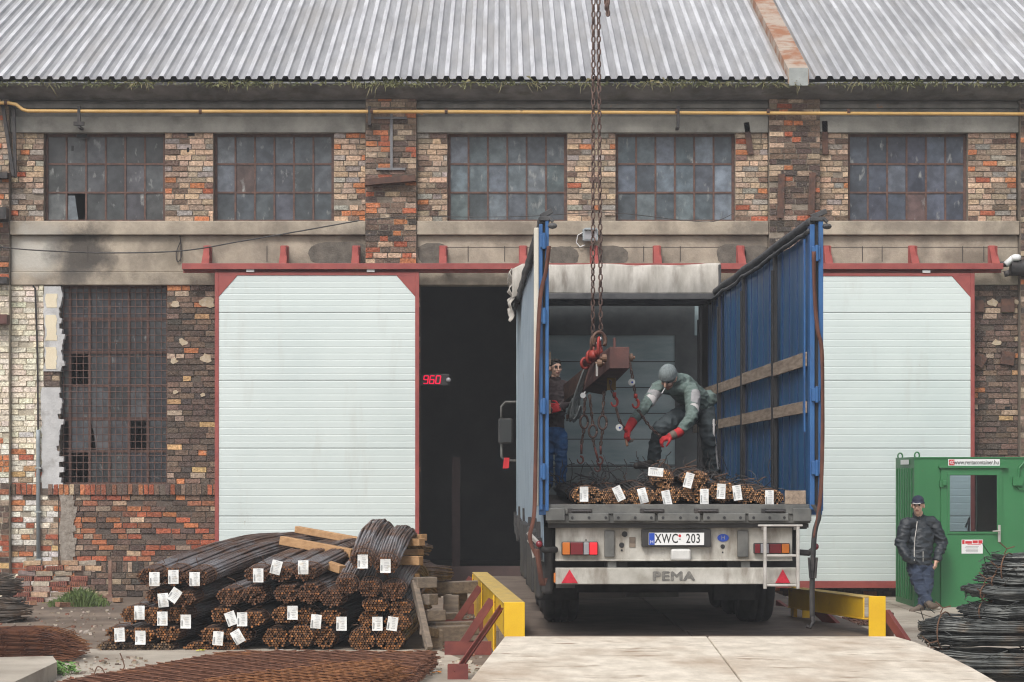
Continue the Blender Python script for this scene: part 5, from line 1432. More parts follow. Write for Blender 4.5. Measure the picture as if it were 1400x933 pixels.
tag(b.build('rusty_stake',mat('stake',(.13,.05,.035),(.3,.2,.15),4,.85)),'thin rusty steel stake standing beside the grass tuft','stake')
gb=MB()
for i in range(900):
    px=random.gauss(105,22); 
    if not 66<px<150: continue
    Y=rnd(33.2,34.3); h_=.24*math.exp(-((px-112)/26)**2)+.06
    p=((px-CX)/F*Y,Y,0); blade(gb,p,(rnd(-.55,.55),rnd(-.5,.2),1),h_*rnd(.6,1.3),.010)
tag(gb.build('grass_tuft','grass'),kind='stuff')
t=thing('weed','yellowish fern-like weed growing out of the brick heap','weed',P(66,830,34.3))
b=MB()
for k in range(9):
    p=P(rnd(62,72),rnd(824,834),34.25); an=rnd(-1.2,1.2); d=Vector((math.sin(an),-.3,math.cos(an)*.7))
    for q in range(7):
        c=p+d*(.03*q)-Vector((0,0,.004*q*q)); s_=.045*(1-q/9)
        for sg_ in (-1,1): b.add([c,c+Vector((sg_*s_,-.01,.02)),c+Vector((sg_*s_*.9,0,-.012))],[(0,1,2)])
b.build('leaves',mat('weed_leaf',(.28,.26,.05),(.12,.17,.04),8,.8),t)
b=MB(); b.tube([P(66,838,34.3),P(67,828,34.27)],.01,5); b.build('stem','grass',t)
t=thing('weed','low green leafy weed with pale litter beside the concrete step','weed',G(85,925)+(0,))
b=MB()
for k in range(170):
    px=rnd(56,106); p=Vector((*G(px,rnd(917,925)),rnd(.0,.09))); an=rnd(0,6.3); L=rnd(.03,.07); d=Vector((math.cos(an),math.sin(an),rnd(.1,.8)))*L; s_=Vector((-math.sin(an),math.cos(an),0))*L*.45
    b.add([p,p+d*.5+s_,p+d,p+d*.5-s_],[(0,1,2,3)])
b.build('leaves',mat('weed_green',(.09,.2,.04),(.16,.3,.07),8,.7),t)
b=MB()
for k in range(14):
    p=Vector((*G(rnd(58,100),rnd(918,926)),0.0)); b.tube([p,p+Vector((rnd(-.03,.03),rnd(-.02,.02),.07))],.003,4)
b.build('stem','grass',t)
# scattered stones and chips
sb=MB()
for i in range(900):
    if i<520: px,py=rnd(-60,560),rnd(832,884)
    elif i<760: px,py=rnd(20,200),rnd(900,940)
    else: px,py=rnd(585,660),rnd(840,925)
    x,y=G(px,py,.0); s_=rnd(.006,.022)*(1.6 if random.random()<.06 else 1)
    k=jit(random.choice([(.3,.26,.21),(.2,.15,.11),(.42,.38,.33),(.24,.12,.08)]),.3)
    sb.box(x-s_,x+s_,y-s_*.8,y+s_*.8,0,s_*1.1,0,k,j=s_*.35)
tag(sb.build('gravel','brick'),kind='stuff')
for i,(px,py,colr,lab) in enumerate(((383,890,(.75,.75,.76),'scrap of white paper at the foot of the rebar pile'),(274,890,(.65,.62,.05),'scrap of yellow plastic at the foot of the rebar pile'),(594,884,(.5,.48,.02),'yellow scrap of litter on the ground left of the ramp'),(592,918,(.7,.68,.65),'white crumpled litter on the sand left of the ramp'),(597,920,(.6,.22,.03),'orange litter on the sand left of the ramp'))):
    x,y=G(px,py,.01); b=MB(); b.grid(4,3,lambda u,v:(x+(u-.5)*.09,y+(v-.5)*.06,.012+.025*abs(noise.noise((u*3,v*3,i*3.3)))))
    tag(b.build('litter',mat(f'litter_{i}',colr,rough=.7),solid=.002),lab,'litter')

# ================================================================ the load on the lorry
random.seed(5)
YB=22.3
def load_path(L,dx,rise,dip=0):
    def f(t,c):
        d=t*L; return (c.x+dx*t, c.y+d, c.z+rise*math.sin(math.pi*min(1,t*1.1))**2+.02*math.sin(5*t+c.x*4))
    return f
LB=[('bottom',802,677,21,12.3),('bottom',840,677.5,20,12),('bottom',877,677,19,12),('bottom',913,677.5,19,12),('bottom',951,677,20,12),('bottom',988,674.5,18,14),('bottom',1018,676,15,12.5),('bottom',1051,678,20.5,11),('top',905,655,15,12),('top',950,656.5,19,9.5)]
TT=[(798.5,676,0),(846,675,-25),(879,678,-15),(911.5,681,-12),(963,679,0),(986,672,3),(1008,674,-8),(1052,681,0),(896.5,645.5,95),(941.5,657,15)]
NM=['leftmost','second from left','third from left','fourth from left','fifth from left','sixth from left','second from right','rightmost']
lds=[]
for i,(ly,x,y,rx,rz) in enumerate(LB):
    lab=f'thin rebar bundle on the trailer floor, {NM[i]} of the bottom row' if ly=='bottom' else ('small rebar bundle stacked on the load with its tag lying flat' if x<930 else 'flat rebar bundle stacked on the load behind the row, tag tilted')
    t=bundle(x,y,rx*1.03,rz,YB,load_path(5.0,rnd(-.35,.35) if ly=='top' else rnd(-.06,.06),.03 if ly=='bottom' else .06),.0098,lab,'rebar bundles on the trailer',side='truckbar',endcol=(.34,.19,.105),seg=9,ties=2,fill=.93,sides=5)
    x_,y_,an=TT[i]; tag_part(t,P(x_,y_,YB-.08),an,.082,.145)
    b=MB()
    for k in range(9):
        p=P(x+rnd(-1,1)*rx,y-rz*.9,YB+rnd(.1,3.)); pts=[p]
        d=Vector((rnd(-1,1),rnd(-.5,.5),rnd(.05,.55)))
        for q in range(6):
            d=(d+Vector((rnd(-.6,.6),rnd(-.4,.4),rnd(-.5,.3)))).normalized(); pts.append(pts[-1]+d*rnd(.035,.07))
        b.tube(pts,.0042,4)
    b.build('loose_tie_wire','blacksteel',t)
    lds.append(t)
# long dark hairpin ends under the men, at the front of the load
hb=[(-.78,28.1,.11),(-.35,28.2,.12),(.05,28.0,.13),(.42,28.3,.12),(.8,28.1,.12)]
for i,(dx,y0,rz) in enumerate(hb):
    X=1.62+dx; t=thing('rebar_bundle',['dark folded rebar bundle by the left man\'s feet','dark folded rebar bundle under the hanging hooks','dark folded rebar bundle behind the tagged top bundles','dark folded rebar bundle beneath the bending man','dark folded rebar bundle beside the blue curtain'][i],'rebar bundle',(X,y0,BED),0,'folded rebar bundles at the front of the load')
    b=MB()
    for a,z in pack(.16,rz*.8,.009,.8):
        pts=[Vector((X+a+.02*noise.noise((a*9,q,i)),y0-3.2+q*.55,BED+rz*.85+z+.02*noise.noise((z*9,q*.6,i*3)))) for q in range(10)]
        b.tube(pts,.0088,5)
    b.build('bars','truckbar',t)
    b=MB()
    for k in range(10):
        p=Vector((X+rnd(-.2,.2),y0-rnd(.2,3.0),BED+rz*1.6)); pts=[p]; d=Vector((rnd(-1,1),rnd(-.5,.5),rnd(.2,.9)))
        for q in range(5): d=(d+Vector((rnd(-.7,.7),rnd(-.4,.4),rnd(-.45,.35)))).normalized(); pts.append(pts[-1]+d*rnd(.05,.09))
        b.tube(pts,.005,4)
    b.build('loose_tie_wire','blacksteel',t)

# ================================================================ crane chains, lifting beam, slings
def chain_line(b,a,c,pitch=.058,L=.078,W=.05,r=.0095,sag_=0,m=0,n=10,s=5):
    a,c=Vector(a),Vector(c); N=max(1,int((c-a).length/pitch)); d=(c-a)/N; side=Vector((1,0,0)); 
    e=d.normalized(); s1=Vector((0,1,0)).cross(e).normalized(); s2=e.cross(s1)
    for i in range(N):
        p=a+d*(i+.5)+Vector((0,0,-sag_*math.sin(math.pi*(i+.5)/N)))
        an=.5+(i%2)*math.pi/2+rnd(-.12,.12); link(b,p,d,s1*math.cos(an)+s2*math.sin(an),L,W,r,n,s,m)
random.seed(3)
for i,(xa,xb) in enumerate(((811.5,810.5),(817.5,821.5))):
    b=MB(); chain_line(b,P(xa,-70,26.8),P(xb,452 if i else 462,26.8),pitch=.072,L=.094,W=.062,r=.0098)
    tag(b.build('hoist_chain','chain'),['long dark hoist chain holding the beam, the one nearer the left man','long dark hoist chain holding the beam, the one nearer the bending man'][i],'chain','hoist chains of the crane')
b=MB(); chain_line(b,P(830,-60,26.5),P(831,22,26.5),pitch=.06,L=.09,W=.06,r=.015); chain_line(b,P(826.5,-60,26.5),P(829,14,26.5),pitch=.06,L=.09,W=.06,r=.015)
tag(b.build('hoist_chain','chain'),'short rusty chain end dangling at the top edge of the picture','chain','hoist chains of the crane')
lbm=thing('lifting_beam','rust brown box-section lifting beam hanging from two hoist chains in the trailer','lifting beam',P(820,500,26.8))
n0=P(846.5,489,25.4); f0=P(797,521,28.3)
ax=(f0-n0).normalized(); sx_=Vector((1,0,0)); sx_=(sx_-ax*sx_.dot(ax)).normalized(); uz=sx_.cross(ax); 
if uz.z<0: uz=-uz
hw,hh=.108,.112
b=MB()
sx2=Vector((1,0,0)); up2=Vector((0,0,1))
vs=[]
vs=[P(833.5,504,25.4),P(860.5,504,25.4),P(860.5,474.5,25.4),P(833.5,474.5,25.4),P(797,535,28.0),P(824.5,540,28.0),P(831,494,28.0),P(806,494,28.0)]
b.add(vs,[(0,1,2,3),(7,6,5,4),(0,4,5,1),(1,5,6,2),(2,6,7,3),(3,7,4,0)])
b.build('box_beam','rustbeam',lbm,bevel=.006)
b=MB(); b.bar(P(808,515,27.9),P(779,538,29.0),.16,.22); b.build('beam_arm','rustdark',lbm,bevel=.006)
b=MB()
for t_ in (.12,.45,.62):
    p=n0.lerp(f0,t_)
    
    b.box(p.x-.012,p.x+.012,p.y-.06,p.y+.06,p.z+hh,p.z+hh+.14)
b.build('collar_plate','rustbeam',lbm,bevel=.004)
b=MB()
for (x,y,Y) in ((862,489,25.5),(827,490,25.7),(820,497,25.9)):
    c=P(x,y,Y); b.lathe([(.04,-.03),(.045,-.02),(.045,.02),(.03,.03)],c,(1,0,0),12); b.tube([c-Vector((.05,0,0)),c+Vector((.05,0,0))],.018,8)
b.build('pin','rustdark' if 0 else mat('pin',(.25,.15,.09),(.16,.08,.05),10,.6),lbm)
b=MB()
# suspension links, shackles and swivel above the beam
def arc(c,rx,rz,a0,a1,n,yaw=0):
    return [Vector(c)+Vector((rx*math.cos(a)*math.cos(yaw),rx*math.cos(a)*math.sin(yaw),rz*math.sin(a))) for a in [lerp(a0,a1,i/n) for i in range(n+1)]]
for (x,y,Y,rx,rz,yw) in ((806,489,26.9,.045,.07,.8),(819,474,26.6,.035,.1,1.2),(800,497,27.2,.05,.06,.4),(810,484,26.8,.05,.09,2.0)):
    b.tube(arc(P(x,y,Y),rx,rz,0,2*math.pi,16,yw),.018,7)
b.lathe([(.02,-.1),(.06,-.07),(.075,0),(.05,.07),(.02,.1)],P(813,486,26.8),(.3,1,.1),12)
b.tube([P(801,498,27.3),P(811,486,26.9),P(820,481,26.6)],.04,8)
b.build('suspension_shackle','chainred',lbm,smooth=True)
b=MB()
b.tube(arc(P(819,466,26.7),.085,.1,-.6,math.pi*1.25,14,.5),.026,8,r1=.014); b.tube([P(812,462,26.8),P(810,478,26.8)],.03,8); b.tube(arc(P(811,470,26.8),.05,.085,0,2*math.pi,14,1.0),.018,7); b.tube([P(815,476,26.75),P(815.5,490,26.75)],.026,8)
b.build('crane_hook',mat('hook_brown',(.16,.085,.05),(.09,.045,.035),9,.6),lbm,smooth=True)
b=MB(); b.tube([P(816,470,26.6),P(822,462,26.6)],.014,6); b.build('hook_latch','white',lbm)
b=MB(); b.box(*(lambda p:(p.x-.012,p.x+.012,p.y-.02,p.y+.02,p.z-.12,p.z+.02))(P(816,500,25.9))); b.build('bright_bar','alu',lbm)
b=MB(); p=P(836,524,26.2); b.box(p.x-.05,p.x+.05,p.y,p.y+.05,p.z-.08,p.z+.06); b.build('ochre_block',mat('ochre',(.3,.18,.04),(.2,.12,.04),6,.8),lbm)
# grey wire-rope slings slung over the beam
t=thing('wire_rope_sling','loop of grey wire ropes draped over the far end of the lifting beam','sling',P(790,570,27.6))
b=MB()
for k in range(15):
    o=rnd(-1,1); e=rnd(-1,1)
    pts=[(808+o*2,492),(801+o*3,505),(794+o*4,525),(788+o*6,548),(785+o*7+e*2,565+rnd(-6,12))]
    if k%3==0: pts+=[(790+o*7,572),(795+o*3,555)]
    b.tube(sag(pts,27.5+o*.08,8),.011,5)
for k in range(5):
    o=rnd(-1,1); b.tube(sag([(785+o*3,545),(779+o*3,560),(777+o*3,574+rnd(-3,4))],27.7,6),.013,5)
b.build('rope_strands','rope',t,smooth=True)
b=MB()
for x,y in ((776,572),(781,575),(786,574),(797,514)): b.tube([P(x,y-5,27.55),P(x,y+1,27.55)],.02,6)
b.build('ferrule','chain',t)
# chain slings
def sling(label,top,Y,ring_c,ring_rz,mid,hook,ringk=True):
    t=thing('chain_sling',label,'chain sling',P(hook[0],hook[1],Y),0,'chain slings under the lifting beam')
    b=MB(); chain_line(b,P(*top,Y),P(ring_c[0],ring_c[1]-ring_rz,Y),.05,.072,.045,.0095); chain_line(b,P(ring_c[0],ring_c[1]+ring_rz,Y),P(*mid,Y),.05,.072,.045,.0095); b.build('chain_links','chain',t)
    s=sc(Y); b=MB(); b.tube(arc(P(*ring_c,Y),.047,ring_rz/s,0,2*math.pi,20,rnd(-.3,.3)),.0145,7,closed=False); b.build('master_ring','chain',t,smooth=True)
    b=MB(); h=P(*hook,Y); b.tube([P(*mid,Y),h+Vector((.012,0,.07))],.014,7); b.tube(arc(h,.034,.042,math.pi*.55,-math.pi*1.05,14),.014,7,r1=.008); b.build('hook',mat('hook_dull',(.2,.05,.04),(.11,.05,.04),9,.6),t,smooth=True)
sling('chain sling with ring and hook nearest the left man',(800,543),27.2,(798.5,577,0)[:2],9,(795,608),(793.5,629))
sling('chain sling hanging lowest of the middle pair under the beam',(806,540),27.0,(810.5,590),8.5,(813,612),(817,640))
sling('chain sling with large ring under the near part of the beam',(826,535),26.6,(824,578),9.5,(821,610),(820,630))
# red hooks, tags and the chains the man handles
def hang(label,Y,chainpts,redc,tagc,tail):
    t=thing('hook_chain',label,'hook chain',P(*chainpts[-1],Y),0,'chains with red hooks beside the bending man')
    b=MB()
    for i in range(len(chainpts)-1): chain_line(b,P(*chainpts[i],Y),P(*chainpts[i+1],Y),.042,.06,.04,.0085)
    b.build('chain_links','chain',t)
    b=MB(); h=P(*redc,Y); b.tube(arc(h,.036,.048,math.pi*.45,-math.pi*1.0,14,.2),.018,8,r1=.010); b.tube([h+Vector((.0,0,.06)),h+Vector((.0,0,.11))],.022,8); b.build('red_hook',mat('hook_bright',(.6,.07,.05),(.42,.06,.045),9,.5),t,smooth=True)
    b=MB(); c=P(*tagc,Y-.06); b.lathe([(.038,0),(.04,.004),(.04,.01),(.038,.014)],c,(0,-1,0),18); tg=b.build('load_tag',mat('load_tag',(.7,.7,.68),rough=.4),t)
    b=MB(); b.lathe([(.012,0),(.012,.003)],c+Vector((.006,-.0145,0)),(0,-1,0),10); b.build('tag_mark','euroblue',tg)
    return t
hang('hook chain ending in the bending man\'s further glove, two red fittings',26.2,[(834,520),(836,532),(840,545)],(840,550),(846.5,585),None)
t=hang('hook chain running from the beam end down to the bending man\'s lower glove',26.0,[(861,496),(864,512),(867,530),(870,545)],(869,552),(863.5,523),None)
b=MB(); chain_line(b,P(872,560,26.05),P(903,597,26.3),.042,.06,.04,.0085,sag_=.03); b.build('chain_tail','chain',t)
b=MB(); t2=thing('chain_rod','rusty chain rod between the red hook and the further glove','chain',P(857,600,26.2)); b.tube([P(842,557,26.2),P(846,572,26.2)],.016,7); chain_line(b,P(846,573,26.2),P(855,590,26.25),.042,.06,.04,.0085); b.build('chain_links','chain',t2)
b=MB(); b.tube([P(855,594,26.2),P(857.5,610,26.15)],.016,7); b.build('rod_end',mat('rod_end',(.3,.16,.09),(.2,.1,.06),8,.6),t2)
b=MB(); c=P(797,541,27.0); b.lathe([(.032,0),(.034,.008),(.032,.012)],c,(0,-1,0),16); b.tube([c+Vector((0,0.01,0)),P(800,536,27.1)],.008,5); tag(b.build('load_tag','white'),'small round white tag hung at the far end of the beam','tag')
# ================================================================ people
random.seed(11)
PM={
 'skin':lambda: mat('skin',(.60,.36,.26),(.70,.44,.33),20,.6), 'hair':lambda: mat('hair_dark',(.02,.015,.012),rough=.6),
 'beanie':lambda: mat('beanie_knit',(.15,.18,.185),(.24,.275,.28),60,.95,stretch=(1,1,.3),bump=.3,bscale=90),
 'sweater':lambda: mat('sweater_green',(.095,.14,.128),(.165,.215,.20),26,.95,bump=.3,bscale=60),
 'greyband':lambda: mat('sweater_grey',(.29,.29,.30),(.36,.35,.36),24,.95), 'stripe':lambda: mat('pale_stripe',(.52,.5,.5),rough=.9),
 'track':lambda: mat('track_trousers',(.025,.036,.042),(.055,.072,.08),12,.8,bump=.2,bscale=25), 'shoe':lambda: mat('dark_shoe',(.03,.026,.024),(.06,.05,.045),9,.7),
 'glove':lambda: mat('glove_red',(.55,.025,.03),(.42,.02,.025),18,.8), 'palm':lambda: mat('glove_palm',(.11,.085,.07),(.2,.16,.13),16,.9),
 'jumper':lambda: mat('jumper_dark',(.04,.028,.03),(.07,.052,.052),20,.95,bump=.2,bscale=60), 'jeans':lambda: mat('jeans_blue',(.012,.06,.17),(.03,.105,.25),9,.9,bump=.2),
 'jacket':lambda: mat('jacket_black',(.012,.017,.023),(.024,.031,.039),9,.55,bump=.3,bscale=14), 'navy':lambda: mat('navy_trousers',(.018,.028,.055),(.035,.05,.085),10,.9,bump=.25,bscale=20),
 'boot':lambda: mat('brown_shoe',(.1,.075,.055),(.17,.13,.1),9,.75), 'sole':lambda: mat('pale_sole',(.3,.27,.23),rough=.8), 'eye':lambda: mat('eye_dark',(.02,.015,.012),rough=.4),
 'lip':lambda: mat('lip',(.3,.11,.09),rough=.6), 'cap':lambda: mat('cap_navy',(.01,.014,.035),(.02,.026,.055),20,.85), 'stubble':lambda: mat('stubble',(.27,.15,.11),(.34,.2,.15),30,.8),
}
class Body:
    def __init__(s): s.p=[]
    def cap(s,a,b,ra,rb,m,flat=None): s.p.append(('c',Vector(a),Vector(b),ra,rb,m,flat)); return s
    def chain(s,pts,rs,m,flat=None):
        for i in range(len(pts)-1): s.cap(pts[i],pts[i+1],rs[i],rs[i+1],m,flat)
    def ell(s,c,r,m,ax=None):
        ax=ax or (Vector((1,0,0)),Vector((0,1,0)),Vector((0,0,1))); s.p.append(('e',Vector(c),r,ax,None,m,None))
    def hand(s,wr,d,nrm,m,mp,curl=.5,side=1,k=1.0,grip=0):
        d=Vector(d).normalized(); n=Vector(nrm); n=(n-d*n.dot(d)).normalized(); u=d.cross(n)*side
        wr=Vector(wr)
        for i in range(4):
            o=(-.030+.020*i)*k; kn=wr+d*(.088-.004*abs(i-1))*k+u*o
            s.cap(wr+u*o*.6+d*.012*k,kn,.016*k,.0135*k,m)
            s.cap(wr+u*o*.55+d*.02*k+n*.008*k,kn-d*.01*k+n*.008*k,.012*k,.011*k,mp)
            L=[.040,.027,.021]; f=(.88,1.0,.95,.76)[i]; p=kn; ang=0
            for j in range(3):
                ang+=curl*(1.0+.15*rnd(-1,1))*(1.0,1.15,.7)[j]; q=p+(d*math.cos(ang)+n*math.sin(ang))*L[j]*f*k+u*(.003*(i-1.5)*k)
                s.cap(p,q,(.0105,.0095,.0085)[j]*k,(.0095,.0085,.0072)[j]*k,mp if j else m); p=q
        b0=wr+d*.022*k-u*.026*k; b1=b0+(d*.55-u*.75+n*.35).normalized()*.045*k; b2=b1+(d*.8-u*.1+n*(.4+curl*.4)).normalized()*.03*k; b3=b2+(d*.7+u*.25+n*(.5+curl*.4)).normalized()*.024*k
        s.cap(b0,b1,.015*k,.0125*k,m); s.cap(b1,b2,.012*k,.010*k,mp); s.cap(b2,b3,.010*k,.008*k,mp)
    def head(s,c,fwd,up,hair='hair',scale=1.0,skin='skin',lower=None):
        f=Vector(fwd).normalized(); u=Vector(up); u=(u-f*u.dot(f)).normalized(); r=f.cross(u); k=scale; c=Vector(c); A=(r,f,u)
        g=lambda x,y,z: c+(r*x+f*y+u*z)*k
        s.ell(g(0,-.008,.025),(.075*k,.092*k,.092*k),skin,A)              # skull
        s.ell(g(0,.022,-.045),(.056*k,.066*k,.07*k),lower or skin,A)      # face and jaw
        s.ell(g(0,.055,-.092),(.024*k,.022*k,.02*k),lower or skin,A)      # chin
        s.cap(g(0,.09,.012),g(0,.108,-.026),.009*k,.0135*k,skin)          # nose
        for sg in (-1,1):
            s.ell(g(.031*sg,.0795,.008),(.012*k,.0075*k,.0062*k),'eye',A); s.cap(g(.016*sg,.088,.028),g(.046*sg,.078,.028),.006*k,.005*k,hair)
            s.ell(g(.078*sg,-.01,-.012),(.012*k,.022*k,.032*k),skin,A); s.ell(g(.036*sg,.062,-.025),(.022*k,.02*k,.02*k),skin,A)
        s.cap(g(-.02,.083,-.06),g(.02,.083,-.06),.0065*k,.0065*k,'lip')
        return g,A
    def _mesh(s,ps):
        b=MB()
        for p in ps:
            if p[0]=='c':
                _,a,c,ra,rb,m,flat=p; d=c-a; L=max(d.length,1e-4); prof=[]
                for i in range(7): t=math.pi/2*(1-i/6); prof.append((max(1e-4,ra*math.cos(t)),-ra*math.sin(t)))
                for i in range(7): t=math.pi/2*i/6; prof.append((max(1e-4,rb*math.cos(t)),L+rb*math.sin(t)))
                o=len(b.v); b.lathe(prof,a,d if d.length>1e-4 else (0,0,1),18)
                if flat:
                    v,k=Vector(flat[0]).normalized(),flat[1]
                    for i in range(o,len(b.v)):
                        q=Vector(b.v[i]); b.v[i]=tuple(q+v*((q-a).dot(v)*(k-1)))
            else:
                _,c,r,ax,_2,m,_3=p; n=18; kk=12; vs=[];fs=[]
                for i in range(kk+1):
                    th=math.pi*i/kk
                    for q in range(n):
                        an=2*math.pi*q/n; e=max(1e-3,math.sin(th)); vs.append(c+ax[0]*(r[0]*e*math.cos(an))+ax[1]*(r[1]*e*math.sin(an))+ax[2]*(r[2]*math.cos(th)))
                fs=[(i*n+q,(i+1)*n+q,(i+1)*n+(q+1)%n,i*n+(q+1)%n) for i in range(kk) for q in range(n)]+[tuple(range(n)),tuple(kk*n+q for q in reversed(range(n)))]
                b.add(vs,fs)
        return b
    def build(s,name,parent,voxel=.0065,folds=None,smooth=3):
        b=s._mesh(s.p); me=bpy.data.meshes.new(name+'_raw'); me.from_pydata(b.v,[],b.f)
        bm=bmesh.new(); bm.from_mesh(me); bmesh.ops.recalc_face_normals(bm,faces=bm.faces); bm.to_mesh(me); bm.free()
        o=bpy.data.objects.new(name+'_raw',me); COL.objects.link(o)
        rm=o.modifiers.new('r','REMESH'); rm.mode='VOXEL'; rm.voxel_size=voxel
        sm=o.modifiers.new('s','SMOOTH'); sm.iterations=smooth; sm.factor=.5
        dg=bpy.context.evaluated_depsgraph_get(); m2=bpy.data.meshes.new_from_object(o.evaluated_get(dg)); bpy.data.objects.remove(o)
        n=len(m2.vertices); V=np.empty(n*3); m2.vertices.foreach_get('co',V); V=V.reshape(-1,3)
        nf=len(m2.polygons); FC=np.empty(nf*3); m2.polygons.foreach_get('center',FC); FC=FC.reshape(-1,3)
        names=[]; 
        for p in s.p:
            if p[5] not in names: names.append(p[5])
        def sdf(X):
            best=np.full(len(X),1e9); who=np.zeros(len(X),int)
            for p in s.p:
                Q=X
                if p[0]=='c':
                    _,a,c,ra,rb,m,flat=p; a_=np.array(a); d=np.array(c)-a_
                    if flat:
                        v=np.array(Vector(flat[0]).normalized()); Q=X+np.outer((X-a_)@v*(1/flat[1]-1),v)
                    L2=max(d@d,1e-8); t=np.clip((Q-a_)@d/L2,0,1); D=np.linalg.norm(Q-a_-np.outer(t,d),axis=1)-(ra+(rb-ra)*t)
                else:
                    _,c,r,ax,_2,m,_3=p; q=(X-np.array(c)); q=np.stack([q@np.array(ax[i])/r[i] for i in range(3)],1); D=(np.linalg.norm(q,axis=1)-1)*min(r)
                k=D<best; best[k]=D[k]; who[k]=names.index(m)
            return who
        who=sdf(FC)
        if folds:
            wv=sdf(V); N=np.empty(n*3); m2.vertices.foreach_get('normal',N); N=N.reshape(-1,3)
            amp=np.array([folds.get(nm,(0,1))[0] for nm in names]); frq=np.array([folds.get(nm,(0,1))[1] for nm in names])
            for i in range(n):
                a=amp[wv[i]]
                if a: 
                    q=Vector(V[i])*frq[wv[i]]; q.z*=1.7; v=noise.noise(q); V[i]+=N[i]*a*(1-2.2*abs(v)+.4*noise.noise(q*2.1))
            
        inv=np.array(world_mat(parent).inverted()); W=V.copy(); V=V@inv[:3,:3].T+inv[:3,3]
        m2.vertices.foreach_set('co',V.reshape(-1)); m2.materials.clear()
        for nm in names: m2.materials.append(PM[nm]())
        m2.polygons.foreach_set('material_index',who.tolist()); m2.polygons.foreach_set('use_smooth',[True]*nf); m2.update(); m2.name=name
        o=bpy.data.objects.new(name,m2); COL.objects.link(o); o.parent=parent; s.W=W; return o
    def front(s,x,z,r=.02):
        k=(abs(s.W[:,0]-x)<r)&(abs(s.W[:,2]-z)<r); return s.W[k,1].min() if k.any() else None

# ---- the man bending over the load
Y0=27.0
t=thing('person','man in grey knit cap, green sweater and red gloves bending over the load','person',P(940,652,Y0))
B=Body(); p=P
pel,chest,neck=p(959,553,27.1),p(932,530,26.8),p(922,519,26.62)
B.cap(pel,chest,.142,.158,'sweater'); B.cap(chest,p(925,523,26.68),.15,.10,'sweater')
B.cap(p(903,530,26.62),p(944,533,26.68),.075,.085,'sweater'); B.ell(p(968,546,27.12),(.10,.12,.10),'sweater')
B.cap(p(961,562,27.1),p(950,564,27.05),.135,.13,'track')
B.cap(neck,p(916,516,26.5),.062,.06,'skin'); B.cap(neck,p(919,518,26.57),.075,.07,'sweater')
g,A=B.head(p(913.5,517,26.36),(-.40,-.66,-.68),(-.22,-.66,.74),scale=1.1,lower='stubble')
B.chain([p(900,530,26.58),p(891,543,26.48),p(882,556,26.36)],[.076,.071,.062],'sweater')
B.chain([p(898,533,26.57),p(891.5,543,26.48)],[.0785,.0745],'greyband'); B.chain([p(889,547.5,26.44),p(888.2,549,26.43)],[.0735,.073],'stripe')
B.chain([p(882,556,26.36),p(865.5,576,26.22)],[.063,.05],'sweater')
B.chain([p(946,537,26.6),p(946.5,556,26.46),p(946,571,26.32)],[.084,.075,.065],'sweater')
B.chain([p(947.5,541,26.57),p(947.5,553,26.48)],[.084,.078],'greyband'); B.chain([p(947,559.5,26.43),p(947,561,26.42)],[.0765,.076],'stripe')
B.chain([p(946,571,26.32),p(929.5,590.5,26.22)],[.065,.05],'sweater')
B.chain([p(864.5,577.5,26.21),p(859,587,26.17)],[.056,.046],'glove'); B.hand(p(859.5,586,26.17),(-.18,-.1,-.75),(.55,.3,-.2),'glove','palm',curl=.75,side=1,k=1.22)
B.chain([p(929,591,26.22),p(917,597,26.2)],[.056,.048],'glove'); B.chain([p(921,594.8,26.2),p(919.5,595.6,26.2)],[.0535,.052],'palm'); B.hand(p(918,596.5,26.2),(-.85,-.15,-.3),(.1,.35,-.8),'glove','glove',curl=.7,side=-1,k=1.22)
B.chain([p(946,562,27.0),p(922,574,26.7),p(903,586,26.45)],[.118,.105,.082],'track'); B.chain([p(903,586,26.45),p(897,606,26.55),p(893,634,26.62)],[.08,.075,.062],'track')
B.chain([p(963,562,27.1),p(967,582,27.0),p(968,600,26.95)],[.115,.10,.086],'track'); B.chain([p(968,600,26.95),p(971,622,27.05),p(976,646,27.12)],[.086,.082,.07],'track')
B.chain([p(976,574,26.93),p(976,592,26.9),p(979,615,26.97),p(981.5,640,27.05)],[.012,.012,.011,.011],'stripe')
B.chain([p(892,634,26.6),p(881,636,26.45),p(870,637,26.33)],[.05,.046,.038],'shoe'); B.chain([p(976,650,27.1),p(981,654,26.9),p(985,655,26.82)],[.055,.048,.04],'shoe')
B.build('body',t,folds={'sweater':(.012,9),'track':(.014,7),'greyband':(.006,9)})
hb=Body(); hb.ell(g(0,-.012,.047),(.104,.122,.112),'beanie',A); hb.chain([g(.086*math.sin(a),-.012+.1*math.cos(a),.028+.012*math.cos(a)) for a in [2*math.pi*i/18 for i in range(19)]],[.015]*19,'beanie'); hb.build('knit_cap',t)
b=MB(); b.tube([g(.012,.09,-.062),g(.03,.155,-.085)],.0055,6); b.build('cigarette','white',t)

# ---- the man standing at the left inside the trailer
Y0=30.3
t=thing('person','man with glasses in dark jumper and jeans standing behind the left trailer post','person',P(757,668,Y0))
B=Body()
q=lambda x,y,d=0: P(x,y,Y0+d)
B.cap(q(757,585),q(757,545),.135,.165,'jumper',((0,1,0),.8)); B.cap(q(757,545),q(758,528),.165,.12,'jumper',((0,1,0),.8)); B.cap(q(744,529),q(771,528),.075,.075,'jumper')
B.cap(q(757,590),q(757,598),.14,.135,'jeans',((0,1,0),.85))
B.cap(q(758.5,522),q(759.5,513,-.03),.06,.056,'skin'); B.cap(q(758.5,523,-.01),q(759,518.5,-.02),.068,.066,'jumper')
g,A=B.head(q(759.5,503.5,-.04),(.38,-.92,-.06),(0,0,1),scale=1.0)
B.ell(g(0,-.02,.045),(.082,.098,.082),'hair',A); B.ell(g(0,.045,.098),(.05,.035,.018),'hair',A)
